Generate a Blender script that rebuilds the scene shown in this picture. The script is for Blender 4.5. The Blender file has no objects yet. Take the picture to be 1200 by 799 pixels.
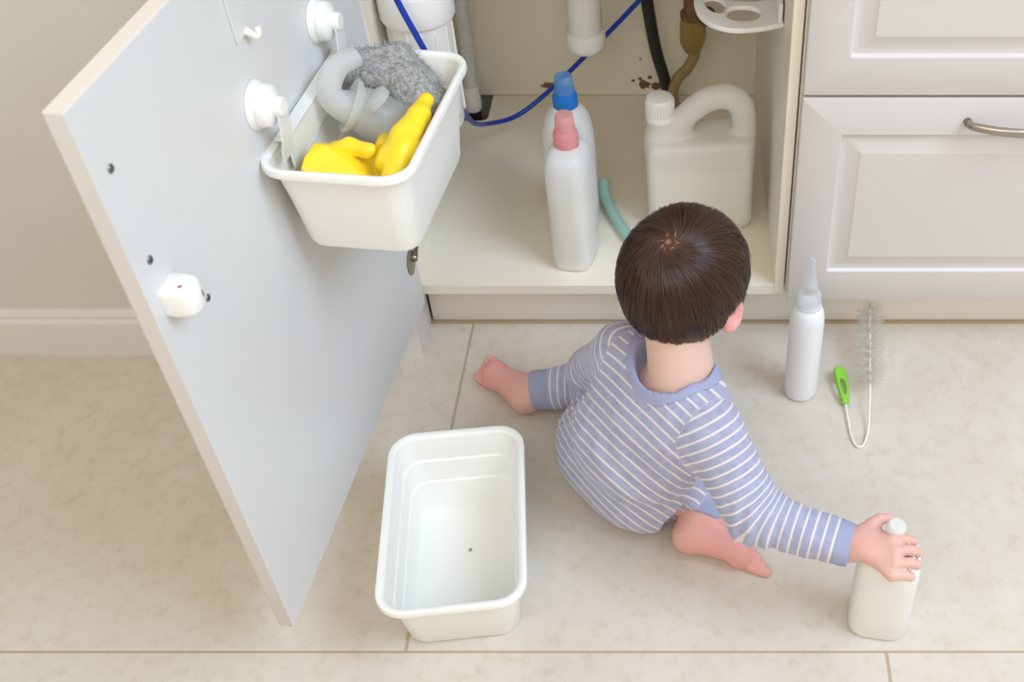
import bpy, bmesh, math, random
import numpy as np
from mathutils import Vector, Matrix

random.seed(7); rng = np.random.default_rng(7)
scene = bpy.context.scene
col = scene.collection

# ------------------------------------------------------------------ camera
cam_d = bpy.data.cameras.new('camera'); cam = bpy.data.objects.new('camera', cam_d); col.objects.link(cam)
cam.location = (0, -1.2886, 1.23); cam.rotation_euler = (math.radians(90 - 43.67), 0, 0)
cam_d.sensor_width = 36; cam_d.lens = 36 * 1303 / 1200; cam_d.shift_x = -(808 - 600) / 1200; cam_d.shift_y = 0.0
cam_d.clip_start = .02
cam_d.dof.use_dof = True; cam_d.dof.focus_distance = 1.40; cam_d.dof.aperture_fstop = 7.0
scene.camera = cam

# ------------------------------------------------------------------ light
w = bpy.data.worlds.new('room_light'); scene.world = w; w.use_nodes = True
bg = w.node_tree.nodes['Background']; bg.inputs[0].default_value = (1.0, .90, .75, 1); bg.inputs[1].default_value = .66
def area(name, loc, target, sx, sy, power, color):
    d = bpy.data.lights.new(name, 'AREA'); d.shape = 'RECTANGLE'; d.size = sx; d.size_y = sy; d.energy = power; d.color = color
    o = bpy.data.objects.new(name, d); col.objects.link(o); o.location = loc
    o.rotation_euler = (Vector(target) - Vector(loc)).to_track_quat('-Z', 'Y').to_euler(); return o
area('window_daylight', (1.6, -1.15, 2.35), (0, -.3, .1), 1.3, 1.3, 51, (.60, .77, 1.0))
area('front_fill', (-.2, -2.3, 2.2), (-.1, 0, .2), 1.4, 1.4, 17, (1.0, .93, .82))  # added fill from behind the camera to brighten cabinet interior and fronts
scene.view_settings.view_transform = 'Standard'; scene.view_settings.look = 'None'
scene.view_settings.gamma = 1; scene.view_settings.use_curve_mapping = False; scene.view_settings.exposure = 0.13
scene.cycles.use_denoising = True
scene.cycles.max_bounces = 10; scene.cycles.transparent_max_bounces = 12

# ------------------------------------------------------------------ materials
def srgb(r, g, b):
    f = lambda c: (c / 255 / 12.92) if c / 255 <= .04045 else ((c / 255 + .055) / 1.055) ** 2.4
    return (f(r), f(g), f(b), 1)
def mat(name, rgb, rough=.5, metal=0, spec=.5, noise=0, nscale=30, bump=0, bscale=200, sub=0, coat=0, subr=(1, .4, .25), subs=.01):
    m = bpy.data.materials.new(name); m.use_nodes = True; nt = m.node_tree; b = nt.nodes['Principled BSDF']
    c = srgb(*rgb); b.inputs['Base Color'].default_value = c; b.inputs['Roughness'].default_value = rough
    b.inputs['Metallic'].default_value = metal; b.inputs['Specular IOR Level'].default_value = spec
    if coat: b.inputs['Coat Weight'].default_value = coat; b.inputs['Coat Roughness'].default_value = .15
    if sub:
        b.inputs['Subsurface Weight'].default_value = sub; b.inputs['Subsurface Radius'].default_value = subr; b.inputs['Subsurface Scale'].default_value = subs
    if noise or bump:
        tc = nt.nodes.new('ShaderNodeTexCoord')
    if noise:
        n = nt.nodes.new('ShaderNodeTexNoise'); n.inputs['Scale'].default_value = nscale; n.inputs['Detail'].default_value = 5
        nt.links.new(tc.outputs['Object'], n.inputs['Vector'])
        r = nt.nodes.new('ShaderNodeMapRange'); r.inputs[1].default_value = .3; r.inputs[2].default_value = .7
        r.inputs[3].default_value = 1 - noise; r.inputs[4].default_value = 1 + noise
        nt.links.new(n.outputs['Fac'], r.inputs[0])
        v = nt.nodes.new('ShaderNodeVectorMath'); v.operation = 'SCALE'; v.inputs[0].default_value = c[:3]
        nt.links.new(r.outputs[0], v.inputs['Scale']); nt.links.new(v.outputs[0], b.inputs['Base Color'])
    if bump:
        n2 = nt.nodes.new('ShaderNodeTexNoise'); n2.inputs['Scale'].default_value = bscale; n2.inputs['Detail'].default_value = 3
        nt.links.new(tc.outputs['Object'], n2.inputs['Vector'])
        bp = nt.nodes.new('ShaderNodeBump'); bp.inputs['Strength'].default_value = bump; bp.inputs['Distance'].default_value = .002
        nt.links.new(n2.outputs['Fac'], bp.inputs['Height']); nt.links.new(bp.outputs[0], b.inputs['Normal'])
    return m
def milky(name, rgb, clear=.35, rough=.35, transl=.5, spec=.4):
    """thin milky plastic: part see-through, part diffusing"""
    m = bpy.data.materials.new(name); m.use_nodes = True; nt = m.node_tree; b = nt.nodes['Principled BSDF']
    out = nt.nodes['Material Output']
    b.inputs['Base Color'].default_value = srgb(*rgb); b.inputs['Roughness'].default_value = rough; b.inputs['Specular IOR Level'].default_value = spec
    t = nt.nodes.new('ShaderNodeBsdfTranslucent'); t.inputs['Color'].default_value = srgb(*rgb)
    tr = nt.nodes.new('ShaderNodeBsdfTransparent'); tr.inputs['Color'].default_value = (.97, .97, .97, 1)
    m1 = nt.nodes.new('ShaderNodeMixShader'); m1.inputs[0].default_value = transl
    m2 = nt.nodes.new('ShaderNodeMixShader'); m2.inputs[0].default_value = clear
    nt.links.new(b.outputs[0], m1.inputs[1]); nt.links.new(t.outputs[0], m1.inputs[2])
    nt.links.new(m1.outputs[0], m2.inputs[1]); nt.links.new(tr.outputs[0], m2.inputs[2]); nt.links.new(m2.outputs[0], out.inputs['Surface'])
    return m

M = {}
M['wall'] = mat('painted_wall', (210, 206, 200), .85, noise=.02, nscale=6, bump=.05)
M['base'] = mat('baseboard_paint', (222, 219, 217), .45)
M['cab_in'] = mat('cream_laminate', (246, 239, 222), .38, noise=.015, nscale=8)
M['cab_edge'] = mat('cream_edge_band', (240, 233, 219), .4)
M['front'] = mat('satin_white_front', (213, 208, 205), .33, noise=.008, nscale=5)
M['door_in'] = mat('cool_white_laminate', (217, 218, 218), .42)
M['door_edge'] = mat('warm_white_edge', (233, 224, 212), .45)
M['plinth'] = mat('plinth_laminate', (240, 234, 226), .45)
M['white'] = mat('white_plastic', (240, 240, 238), .35, sub=.15, subr=(1, 1, .95))
M['bin'] = mat('matt_white_plastic', (243, 243, 238), .32, sub=.12, subr=(1, 1, .95))
M['steel'] = mat('brushed_steel', (176, 168, 156), .3, metal=1, noise=.06, nscale=120)
M['dsteel'] = mat('hinge_steel', (150, 140, 122), .33, metal=1)
M['screw'] = mat('zinc_screw', (140, 140, 142), .35, metal=1)
M['yellow'] = mat('yellow_rubber', (255, 222, 40), .42, bump=.05, bscale=90, sub=.1, subr=(1, .7, .1))
M['greymesh'] = mat('grey_scrub_mesh', (160, 160, 160), .7, noise=.4, nscale=260, bump=1.0, bscale=330)
M['blue'] = mat('blue_tubing', (14, 58, 178), .28)
M['pipe'] = mat('white_pipe', (232, 231, 226), .35)
M['greyhose'] = mat('grey_corrugated_hose', (215, 215, 212), .45)
M['black'] = mat('black_rubber', (38, 38, 38), .5)
M['tan'] = mat('olive_hose', (158, 136, 92), .5, noise=.1, nscale=60)
M['brass'] = mat('olive_fitting', (150, 128, 68), .45)
M['rust'] = mat('brown_stain', (124, 92, 58), .85, noise=.3, nscale=150)
M['red'] = mat('red_valve', (120, 26, 26), .45)
M['dark'] = mat('dark_hole', (12, 12, 12), .9)
M['copper'] = mat('copper_rivet', (196, 128, 92), .4, metal=.6)
M['teal'] = mat('teal_plastic', (168, 208, 198), .45)
M['green'] = mat('lime_plastic', (140, 204, 64), .35, sub=.15, subr=(.5, 1, .2))
M['wirewhite'] = mat('white_coated_wire', (240, 240, 236), .35)
M['bristle'] = milky('pale_bristles', (250, 247, 238), .66, .5, .5)
M['milk'] = milky('milky_plastic', (248, 249, 250), .34, .35, .08)
M['milkthin'] = milky('thin_milky_plastic', (240, 242, 243), .42)
M['nozzle'] = milky('clear_nozzle_plastic', (236, 240, 244), .45, .2)
M['softwhite'] = milky('soft_white_plastic', (249, 250, 252), .12, .35, .06)
M['jerry'] = milky('natural_plastic', (250, 249, 244), .32, .35, .08)
M['hand_bottle'] = milky('natural_white_plastic', (245, 245, 241), .05, .35, .06)
M['cream'] = mat('cream_liquid', (250, 242, 214), .4, sub=.2, subr=(1, .95, .8))
M['water'] = mat('milky_liquid', (248, 250, 250), .4, sub=.2, subr=(1, 1, 1))
M['bluecap'] = milky('blue_cap_plastic', (36, 140, 232), .08, .3, .3)
M['bluecap_clear'] = milky('pale_blue_overcap', (120, 178, 232), .4, .2, .3)
M['pinkcap'] = milky('pink_cap_plastic', (250, 178, 178), .06, .35, .35)
M['pinkcap_clear'] = milky('pale_pink_overcap', (250, 186, 186), .2, .3, .3)
M['eye'] = mat('eye_white', (240, 236, 232), .15)
M['iris'] = mat('eye_iris', (62, 42, 28), .15)

def tile_mat():
    m = bpy.data.materials.new('stone_tile'); m.use_nodes = True; nt = m.node_tree; b = nt.nodes['Principled BSDF']
    g = nt.nodes.new('ShaderNodeNewGeometry')
    n1 = nt.nodes.new('ShaderNodeTexNoise'); n1.inputs['Scale'].default_value = 5; n1.inputs['Detail'].default_value = 8; n1.inputs['Roughness'].default_value = .65
    n2 = nt.nodes.new('ShaderNodeTexNoise'); n2.inputs['Scale'].default_value = 45; n2.inputs['Detail'].default_value = 6; n2.inputs['Roughness'].default_value = .7
    nt.links.new(g.outputs['Position'], n1.inputs['Vector']); nt.links.new(g.outputs['Position'], n2.inputs['Vector'])
    r1 = nt.nodes.new('ShaderNodeValToRGB'); e = r1.color_ramp.elements
    e[0].position = .34; e[0].color = srgb(209, 200, 187); e[1].position = .68; e[1].color = srgb(219, 213, 203)
    nt.links.new(n1.outputs['Fac'], r1.inputs[0])
    r2 = nt.nodes.new('ShaderNodeValToRGB'); e = r2.color_ramp.elements
    e[0].position = .33; e[0].color = srgb(228, 217, 200); e[1].position = .5; e[1].color = (1, 1, 1, 1)
    nt.links.new(n2.outputs['Fac'], r2.inputs[0])
    mx = nt.nodes.new('ShaderNodeMix'); mx.data_type = 'RGBA'; mx.blend_type = 'MULTIPLY'; mx.inputs[0].default_value = .38
    nt.links.new(r1.outputs[0], mx.inputs[6]); nt.links.new(r2.outputs[0], mx.inputs[7]); nt.links.new(mx.outputs[2], b.inputs['Base Color'])
    b.inputs['Roughness'].default_value = .42; b.inputs['Specular IOR Level'].default_value = .4
    bp = nt.nodes.new('ShaderNodeBump'); bp.inputs['Strength'].default_value = .12; bp.inputs['Distance'].default_value = .002
    nt.links.new(n2.outputs['Fac'], bp.inputs['Height']); nt.links.new(bp.outputs[0], b.inputs['Normal'])
    return m
M['tile'] = tile_mat()
M['grout'] = mat('grout', (186, 168, 138), .9)

# ------------------------------------------------------------------ helpers
WL = {}
def thing(name, loc, label=None, cat=None, group=None, kind=None):
    o = bpy.data.objects.new(name, None); col.objects.link(o); o.location = loc; o.empty_display_size = .03
    WL[o] = Vector(loc); tag(o, label, cat, group, kind); return o
def tag(o, label=None, cat=None, group=None, kind=None):
    if label: o['label'] = label
    if cat: o['category'] = cat
    if group: o['group'] = group
    if kind: o['kind'] = kind
    return o
def mk(name, verts, faces, m, parent=None, smooth=True, sharp=None):
    v = np.asarray(verts, dtype=float).reshape(-1, 3)
    c = (v.min(0) + v.max(0)) / 2; c[2] = v[:, 2].min()
    me = bpy.data.meshes.new(name); me.from_pydata((v - c).tolist(), [], [tuple(int(i) for i in f) for f in faces]); me.update()
    o = bpy.data.objects.new(name, me); col.objects.link(o); me.materials.append(m)
    if smooth: me.polygons.foreach_set('use_smooth', [True] * len(me.polygons))
    WL[o] = Vector(c)
    if parent is not None: o.parent = parent; o.location = Vector(c) - WL[parent]
    else: o.location = c
    if sharp is not None: me.set_sharp_from_angle(angle=math.radians(sharp))
    return o
def bm_out(bm, name, m, parent=None, smooth=True, sharp=40):
    bm.normal_update(); bm.verts.index_update()
    v = [tuple(x.co) for x in bm.verts]; f = [[q.index for q in p.verts] for p in bm.faces]; bm.free()
    return mk(name, v, f, m, parent, smooth, sharp)
def box(name, lo, hi, m, parent=None, bev=.0015, seg=2, xf=None):
    bm = bmesh.new(); bmesh.ops.create_cube(bm, size=1)
    lo = Vector(lo); hi = Vector(hi)
    for v in bm.verts: v.co = Vector([lo[i] + (v.co[i] + .5) * (hi[i] - lo[i]) for i in range(3)])
    if bev: bmesh.ops.bevel(bm, geom=bm.edges[:], offset=bev, segments=seg, profile=.6, affect='EDGES')
    if xf is not None: bmesh.ops.transform(bm, matrix=xf, verts=bm.verts)
    return bm_out(bm, name, m, parent, True, 35)
def loft(rings, cap0=True, cap1=True, close=True):
    """rings: list of (n,3) arrays"""
    n = len(rings[0]); V = np.concatenate([np.asarray(r, float) for r in rings]); F = []
    for i in range(len(rings) - 1):
        for j in range(n if close else n - 1):
            k = (j + 1) % n
            F.append((i * n + j, i * n + k, (i + 1) * n + k, (i + 1) * n + j))
    if cap0: F.append(tuple(range(n - 1, -1, -1)))
    if cap1: F.append(tuple((len(rings) - 1) * n + j for j in range(n)))
    return V, F
def superell(hx, hy, p=2.0, n=40, phase=0):
    a = np.linspace(0, 2 * np.pi, n, endpoint=False) + phase
    c, s = np.cos(a), np.sin(a)
    return np.stack([hx * np.sign(c) * np.abs(c) ** (2 / p), hy * np.sign(s) * np.abs(s) ** (2 / p)], 1)
def rrect(hx, hy, r, n=6):
    pts = []
    for cx, cy, a0 in ((hx - r, hy - r, 0), (-hx + r, hy - r, 90), (-hx + r, -hy + r, 180), (hx - r, -hy + r, 270)):
        for k in range(n + 1):
            a = math.radians(a0 + 90 * k / n); pts.append((cx + r * math.cos(a), cy + r * math.sin(a)))
    return np.array(pts)
def ring3(p2, z): return np.column_stack([p2, np.full(len(p2), z)])
def place(V, loc=(0, 0, 0), rz=0, rx=0, ry=0):
    R = (Matrix.Rotation(rz, 3, 'Z') @ Matrix.Rotation(ry, 3, 'Y') @ Matrix.Rotation(rx, 3, 'X'))
    return np.asarray(V) @ np.array(R).T + np.array(loc)
def lathe(prof, n=32, sx=1, sy=1, p=2.0, cap0=True, cap1=True):
    return loft([ring3(superell(max(r, 1e-4) * sx, max(r, 1e-4) * sy, p, n), z) for r, z in prof], cap0, cap1)
def spline(pts, n=12):
    P = [Vector(p) for p in pts]; P = [2 * P[0] - P[1]] + P + [2 * P[-1] - P[-2]]; out = []
    for i in range(1, len(P) - 2):
        for k in range(n):
            t = k / n; a, b, c, d = P[i - 1:i + 3]
            out.append(.5 * ((2 * b) + (c - a) * t + (2 * a - 5 * b + 4 * c - d) * t * t + (3 * b - a - 3 * c + d) * t ** 3))
    out.append(P[-2]); return out
def tube(pts, rad, n=12, sub=12, caps=True):
    path = spline(pts, sub) if sub else [Vector(p) for p in pts]
    N = len(path); rings = []; up = Vector((.137, .31, .94)).normalized(); prev = None
    for i, p in enumerate(path):
        t = (path[min(i + 1, N - 1)] - path[max(i - 1, 0)]).normalized()
        if prev is None:
            x = t.cross(up).normalized()
        else:
            x = (prev - t * prev.dot(t)).normalized()
        prev = x; y = t.cross(x)
        r = rad(i / (N - 1)) if callable(rad) else rad
        rings.append([p + x * (r * math.cos(2 * math.pi * j / n)) + y * (r * math.sin(2 * math.pi * j / n)) for j in range(n)])
    return loft([np.array([tuple(q) for q in r_]) for r_ in rings], caps, caps)
def merge(*parts):
    V = []; F = []; o = 0
    for v, f in parts:
        V.append(np.asarray(v)); F += [tuple(i + o for i in q) for q in f]; o += len(v)
    return np.concatenate(V), F
def plate(name, outline, holes, thick, bev, m, parent, xf):
    """flat plate with holes; local XY outline, extruded +-thick/2, then transformed"""
    cu = bpy.data.curves.new(name + '_outline', 'CURVE'); cu.dimensions = '2D'; cu.fill_mode = 'BOTH'
    for pts in [outline] + holes:
        s = cu.splines.new('POLY'); s.points.add(len(pts) - 1); s.use_cyclic_u = True
        for i, p in enumerate(pts): s.points[i].co = (p[0], p[1], 0, 1)
    cu.extrude = thick / 2 - bev; cu.bevel_depth = bev; cu.bevel_resolution = 2; cu.offset = -bev
    t = bpy.data.objects.new('outline_tmp', cu); col.objects.link(t)
    dg = bpy.context.evaluated_depsgraph_get(); me = bpy.data.meshes.new_from_object(t.evaluated_get(dg))
    v = np.array([tuple(xf @ x.co) for x in me.vertices]); f = [tuple(p.vertices) for p in me.polygons]
    bpy.data.objects.remove(t); bpy.data.curves.remove(cu); bpy.data.meshes.remove(me)
    return mk(name, v, f, m, parent, True, 35)

# --- implicit surfaces
def surfnet(F, org, h):
    S = F < 0
    cnt = np.zeros(tuple(s - 1 for s in F.shape), np.uint8)
    sl = lambda a, d: slice(a, d - 1 + a)
    offs = [(i, j, k) for i in (0, 1) for j in (0, 1) for k in (0, 1)]
    for o in offs: cnt += S[sl(o[0], F.shape[0]), sl(o[1], F.shape[1]), sl(o[2], F.shape[2])]
    act = (cnt > 0) & (cnt < 8); idx = np.argwhere(act)
    vid = np.full(act.shape, -1, np.int32); vid[act] = np.arange(len(idx))
    fv = {o: F[idx[:, 0] + o[0], idx[:, 1] + o[1], idx[:, 2] + o[2]] for o in offs}
    acc = np.zeros((len(idx), 3)); c = np.zeros(len(idx))
    for a in offs:
        for ax in range(3):
            if a[ax] == 0:
                b = list(a); b[ax] = 1; b = tuple(b); fa, fb = fv[a], fv[b]
                x = (fa < 0) != (fb < 0); t = np.where(x, fa / np.where(x, fa - fb, 1), 0)
                p = np.tile(np.array(a, float), (len(idx), 1)); p[:, ax] = t
                acc += p * x[:, None]; c += x
    V = np.array(org) + h * (idx + acc / c[:, None]); Q = []
    n = F.shape
    for ax in range(3):
        s0 = [slice(1, n[i] - 1) for i in range(3)]; s1 = list(s0); s0[ax] = slice(0, n[ax] - 1); s1[ax] = slice(1, n[ax])
        A = S[tuple(s0)]; Bv = S[tuple(s1)]; e = np.argwhere(A != Bv)
        flip = A[e[:, 0], e[:, 1], e[:, 2]]
        u, v = [(1, 2), (2, 0), (0, 1)][ax]
        base = e.copy()
        for i in range(3):
            if i != ax: base[:, i] += 1
        def cell(du, dv):
            q = base.copy(); q[:, u] += du; q[:, v] += dv; return vid[q[:, 0], q[:, 1], q[:, 2]]
        q = np.stack([cell(-1, -1), cell(0, -1), cell(0, 0), cell(-1, 0)], 1)
        q[~flip] = q[~flip][:, ::-1]; Q.append(q)
    Q = np.concatenate(Q); Q = Q[(Q >= 0).all(1)]
    return V, Q
class Field:
    def __init__(s, lo, hi, h):
        s.lo = np.array(lo, float); s.h = h; s.n = np.ceil((np.array(hi) - s.lo) / h).astype(int) + 1
        s.F = np.full(tuple(s.n), .06, np.float32)
    def region(s, lo, hi):
        a = np.maximum(np.floor((np.array(lo) - s.lo) / s.h).astype(int), 0); b = np.minimum(np.ceil((np.array(hi) - s.lo) / s.h).astype(int) + 1, s.n)
        if (b <= a).any(): return None, None
        ax = [(s.lo[i] + s.h * np.arange(a[i], b[i])).astype(np.float32) for i in range(3)]
        P = np.stack(np.meshgrid(*ax, indexing='ij'), -1); return tuple(slice(a[i], b[i]) for i in range(3)), P
    def apply(s, fn, lo, hi, k=0, sub=False):
        pad = max(k * 1.5, s.h * 3) + .006
        sl_, P = s.region(np.array(lo) - pad, np.array(hi) + pad)
        if sl_ is None: return
        d = fn(P); f = s.F[sl_]
        if sub: s.F[sl_] = smax(f, -d, k)
        else: s.F[sl_] = smin(f, d, k)
    def cone(s, a, b, ra, rb, k=.01, sub=False):
        r = max(ra, rb); a_, b_ = np.array(a), np.array(b)
        s.apply(lambda P: d_cone(P, a_, b_, ra, rb), np.minimum(a_, b_) - r, np.maximum(a_, b_) + r, k, sub)
    def ell(s, c, R, rad, k=.01, sub=False):
        """ellipsoid; R rows = its axes"""
        r = max(rad); c = np.array(c); s.apply(lambda P: d_ell(P, c, R, rad), c - r, c + r, k, sub)
    def mesh(s): return surfnet(s.F, s.lo, s.h)
def smin(a, b, k):
    if k <= 0: return np.minimum(a, b)
    h = np.maximum(k - np.abs(a - b), 0) / k; return np.minimum(a, b) - h * h * k * .25
def smax(a, b, k): return -smin(-a, -b, k)
def d_cone(P, a, b, ra, rb):
    ab = b - a; L = max(float(ab @ ab), 1e-12); t = np.clip(((P - a) @ ab) / L, 0, 1)
    return np.linalg.norm(P - a - t[..., None] * ab, axis=-1) - (ra + (rb - ra) * t)
def d_ell(P, c, R, rad):
    q = (P - c) @ np.asarray(R).T; rad = np.array(rad); k0 = np.linalg.norm(q / rad, axis=-1); k1 = np.linalg.norm(q / rad ** 2, axis=-1)
    return k0 * (k0 - 1) / np.maximum(k1, 1e-6)
def wob(P, f, seed=0):
    r = np.random.default_rng(seed); o = 0
    for i in range(6):
        d = r.normal(size=3); d /= np.linalg.norm(d); o = o + np.sin((P @ d) * f * (.7 + .6 * r.random()) + r.random() * 6.28 + 1.3 * np.sin((P @ np.roll(d, 1)) * f * .6 + i))
    return o / 6

# ================================================================== SETTING
fl = box('floor', (-1.75, -1.75, -.02), (1.25, .62, -.0015), M['grout'], None, 0)
tag(fl, 'pale stone tiled kitchen floor', None, None, 'structure')
tw, td, g = 1.2, .6, .0032
for row, (y0, xo) in enumerate(((-.557, -.3525), (-1.157, .2435), (-1.757, -.3525))):
    for c in (-2, -1, 0, 1):
        x0 = xo + c * tw; xa, xb = max(x0 + g / 2, -1.75), min(x0 + tw - g / 2, 1.25); ya, yb = max(y0 + g / 2, -1.75), min(y0 + td - g / 2, .05)
        if xb - xa > .02: box('tile', (xa, ya, -.012), (xb, yb, 0), M['tile'], fl, .0012, 1)
wl = box('wall_left', (-1.75, -.017, 0), (-.4385, .62, 2.4), M['wall'], None, 0); tag(wl, 'plain beige painted wall beside the open cabinet door', kind='structure')
wb = box('wall_back', (-.4385, .575, 0), (1.25, .62, 2.4), M['wall'], None, 0); tag(wb, 'painted wall behind the kitchen cabinets', kind='structure')
# baseboard profile swept along x, with a short return to the plinth
prof = [(0, 0), (-.0155, 0), (-.0155, .060), (-.0150, .066), (-.0115, .071), (-.0105, .0745), (-.0115, .0775), (-.009, .083), (-.004, .0872), (0, .0872)]
bb = loft([np.array([(x, -.017 + a, b) for a, b in prof]) for x in (-1.75, -.4215)])
bo = mk('baseboard_left', *bb, M['base'], None, False); tag(bo, 'white moulded baseboard along the beige wall', kind='structure')
pr_ = mk('baseboard_return', *loft([np.array([(-.4385 + .0012 * 0 + a * -1 + .0015, y, b) for a, b in prof]) for y in (-.017, .049)]), M['base'], bo, False)
pl = box('trim_1', (-.4185, .05, 0), (.75, .066, .0985), M['plinth'], None, .001); tag(pl, 'cream plinth board under the cabinets', kind='structure')

# ---------------------------------------------------------------- sink cabinet
XL, XR, ZB, ZT = -.4370, .1455, .1005, .800
sc = thing('sink_cabinet', ((XL + XR) / 2, .27, ZB), 'cream under-sink cabinet standing open with its white door swung out', 'cabinet')
# bottom panel with a cut-out in the back left corner
bm = bmesh.new()
yb = .547; hx0, hx1, hy = XL + .016, -.369, .458
out = [(XL + .016, 0), (XR - .016, 0), (XR - .016, yb), (hx1, yb), (hx1, hy + .012), (hx1 - .003, hy + .004), (hx1 - .012, hy), (hx0, hy)]
top = [bm.verts.new((x, y, ZB + .018)) for x, y in out]; bot = [bm.verts.new((x, y, ZB)) for x, y in out]
bm.faces.new(top); bm.faces.new(bot[::-1])
for i in range(len(out)): j = (i + 1) % len(out); bm.faces.new((top[i], bot[i], bot[j], top[j]))
bm_out(bm, 'bottom_panel', M['cab_in'], sc, False, None)
box('edge_band', (XL + .016, -.0012, ZB), (XR - .016, .0002, ZB + .018), M['cab_edge'], sc, .0005, 1)
box('side_panel', (XL, 0, ZB), (XL + .016, .55, ZT), M['cab_in'], sc, .0008)
# right panel: its inner face leans in slightly towards the back
bm = bmesh.new()
q = [(XR - .0160, -.001), (XR - .0015, -.001), (XR - .0015, .55), (XR - .0235, .55)]
t_ = [bm.verts.new((x, y, ZT)) for x, y in q]; b_ = [bm.verts.new((x, y, ZB)) for x, y in q]
bm.faces.new(t_); bm.faces.new(b_[::-1])
for i in range(4): bm.faces.new((t_[i], b_[i], b_[(i + 1) % 4], t_[(i + 1) % 4]))
bmesh.ops.bevel(bm, geom=bm.edges[:], offset=.001, segments=1, affect='EDGES')
bm_out(bm, 'side_panel', M['cab_in'], sc, True, 35)
bp_ = box('back_panel', (XL + .016, .546, ZB + .019), (XR - .016, .556, ZT), M['cab_in'], sc, 0)
def blotch(x, z, r, seed, sx=1.0):
    a = np.linspace(0, 2 * np.pi, 14, endpoint=False); rr = r * (.75 + .5 * np.random.default_rng(seed).random(14))
    v = [(x, .5445, z)] + [(x + sx * rr[i] * math.cos(a[i]), .5452, z + rr[i] * math.sin(a[i])) for i in range(14)]
    return mk('stain', v, [(0, i + 1, (i + 1) % 14 + 1) for i in range(14)], M['rust'], bp_, True)
for i, (x, z, r, s) in enumerate(((-.083, .142, .009, 1.2), (-.092, .154, .0035, 1), (-.074, .157, .004, 1.2), (-.105, .150, .003, 1.3), (-.062, .139, .008, 1.2), (-.045, .145, .006, 1), (-.090, .195, .0022, 1), (-.26, .140, .0065, 2.6), (-.28, .355, .003, 1))): blotch(x, z, r, i, s)
box('stretcher_rail', (XL + .016, .0, ZT - .018), (XR - .016, .09, ZT), M['cab_in'], sc, .001)

# door (open), local frame: u along width from hinge, n facing the opening side
DA = Vector((-.404, -.018, 0)); DU = Vector((-.0955, -.9954, 0)); DN = Vector((.9954, -.0955, 0)); DW = .5706
DX = Matrix(((DU.x, DN.x, 0, DA.x), (DU.y, DN.y, 0, DA.y), (0, 0, 1, 0), (0, 0, 0, 1)))      # (u,n,z) -> world
def dw(u, n, z): return tuple(DX @ Vector((u, n, z)))
def raised_front(x0, x1, z0, z1, th, fr=.055):
    """panel front: rings from the back, over the edge, to the raised field; local (x, depth, z), front at depth 0, back at +th"""
    cx, cz, hx, hz = (x0 + x1) / 2, (z0 + z1) / 2, (x1 - x0) / 2, (z1 - z0) / 2
    spec = [(0, th), (0, .003), (.001, .001), (.003, 0), (fr, 0), (fr + .0015, .001), (fr + .004, .0052), (fr + .008, .0058), (fr + .012, .0055), (fr + .028, .0012), (fr + .030, .0)]
    rings = []
    for ins, d in spec:
        r = rrect(hx - ins, hz - ins, .0015 if ins < .05 else .003, 2)
        rings.append(np.array([(cx + a, d, cz + b) for a, b in r]))
    V, F = loft(rings, True, True)
    return V, [f[::-1] for f in F]
V, F = raised_front(0, DW, .1005, .7878, .0178)
V = np.array([dw(a, -.018 + b + .0, c) for a, b, c in V])
door = mk('door', V, F, M['front'], sc, True, 25); door['label'] = 'open white cabinet door with a plain inner face'
box('inner_face', (0, -.0004, .1005), (DW, .0004, .7878), M['door_in'], door, .0003, 1, DX)
box('edge_band', (.0008, -.0172, .7874), (DW - .0008, -.0008, .7884), M['door_edge'], door, .0003, 1, DX)
def screw(u, z, r=.0042):
    V, F = lathe([(r, 0), (r, .0008), (r * .8, .0016), (r * .35, .0018), (r * .3, .0008)], 14)
    V = np.array([dw(u + a, c, z + b) for a, b, c in V]); return mk('screw', V, F, M['screw'], door, True, 30)
screw(.5462, .7237); screw(.5466, .6311); screw(.4925, .541, .004)
# child-lock catch: D-shaped block with a flange
def dz(V): return np.array([dw(a, b, c) for a, b, c in V])
a = np.linspace(-90, 90, 13)
D2 = [(-.0165, 0), (-.0175, .012)] + [(.0165 * math.sin(math.radians(t)), .018 + .0145 * math.cos(math.radians(t))) for t in a] + [(.0175, .012), (.0165, 0)]
def sc2(k, d): return [(x * k, y * k + d) for x, y in D2]
rings = [np.array([(.541 + x * .9, y * .9, z) for x, y in sc2(k, d)]) for k, d, z in ((.86, 0, .5735), (.96, 0, .575), (1, 0, .578), (1, 0, .5975), (.96, 0, .600), (.86, 0, .6012))]
cc = mk('lock_catch', dz(loft(rings)[0]), loft(rings)[1], M['white'], door, True, 40); cc['label'] = 'small white child-lock catch'
for (u, n, z) in ((.545, .016, .6008), (.5365, .0280, .5870)):
    V, F = lathe([(.0022, -.001), (.0022, .0005), (.001, .001)], 10)
    V = np.array([dw(u + p[0], n + p[1], z + p[2]) if z > .595 else dw(u + p[0], n + p[2], z + p[1] * 2) for p in V]); mk('rivet', V, F, M['copper'], door)
# hinge
hg = box('hinge', (-.4205, .006, .178), (-.4155, .062, .222), M['dsteel'], sc, .001)
box('hinge_arm', (-.4175, -.010, .188), (-.404, .040, .212), M['dsteel'], hg, .003)
V, F = lathe([(.0165, 0), (.0165, .0018), (.013, .0024), (.004, .0030)], 20); mk('hinge_cup', np.array([dw(.022 + p[0], p[2], (.196) + p[1] * 1.25) for p in V]), F, M['dsteel'], hg, True, 35)
V, F = tube([dw(.018, .005, .199), (-.405, -.008, .200), (-.409, .012, .200)], .0055, 10); mk('hinge_link', V, F, M['steel'], hg)
for z in (.184, .216):
    V, F = lathe([(.004, 0), (.004, .0015), (.0015, .0015)], 12); V = np.array([(-.4165 + p[2], .048 + p[0], z + p[1]) for p in V]); mk('hinge_screw', V, F, M['screw'], hg)

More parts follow.
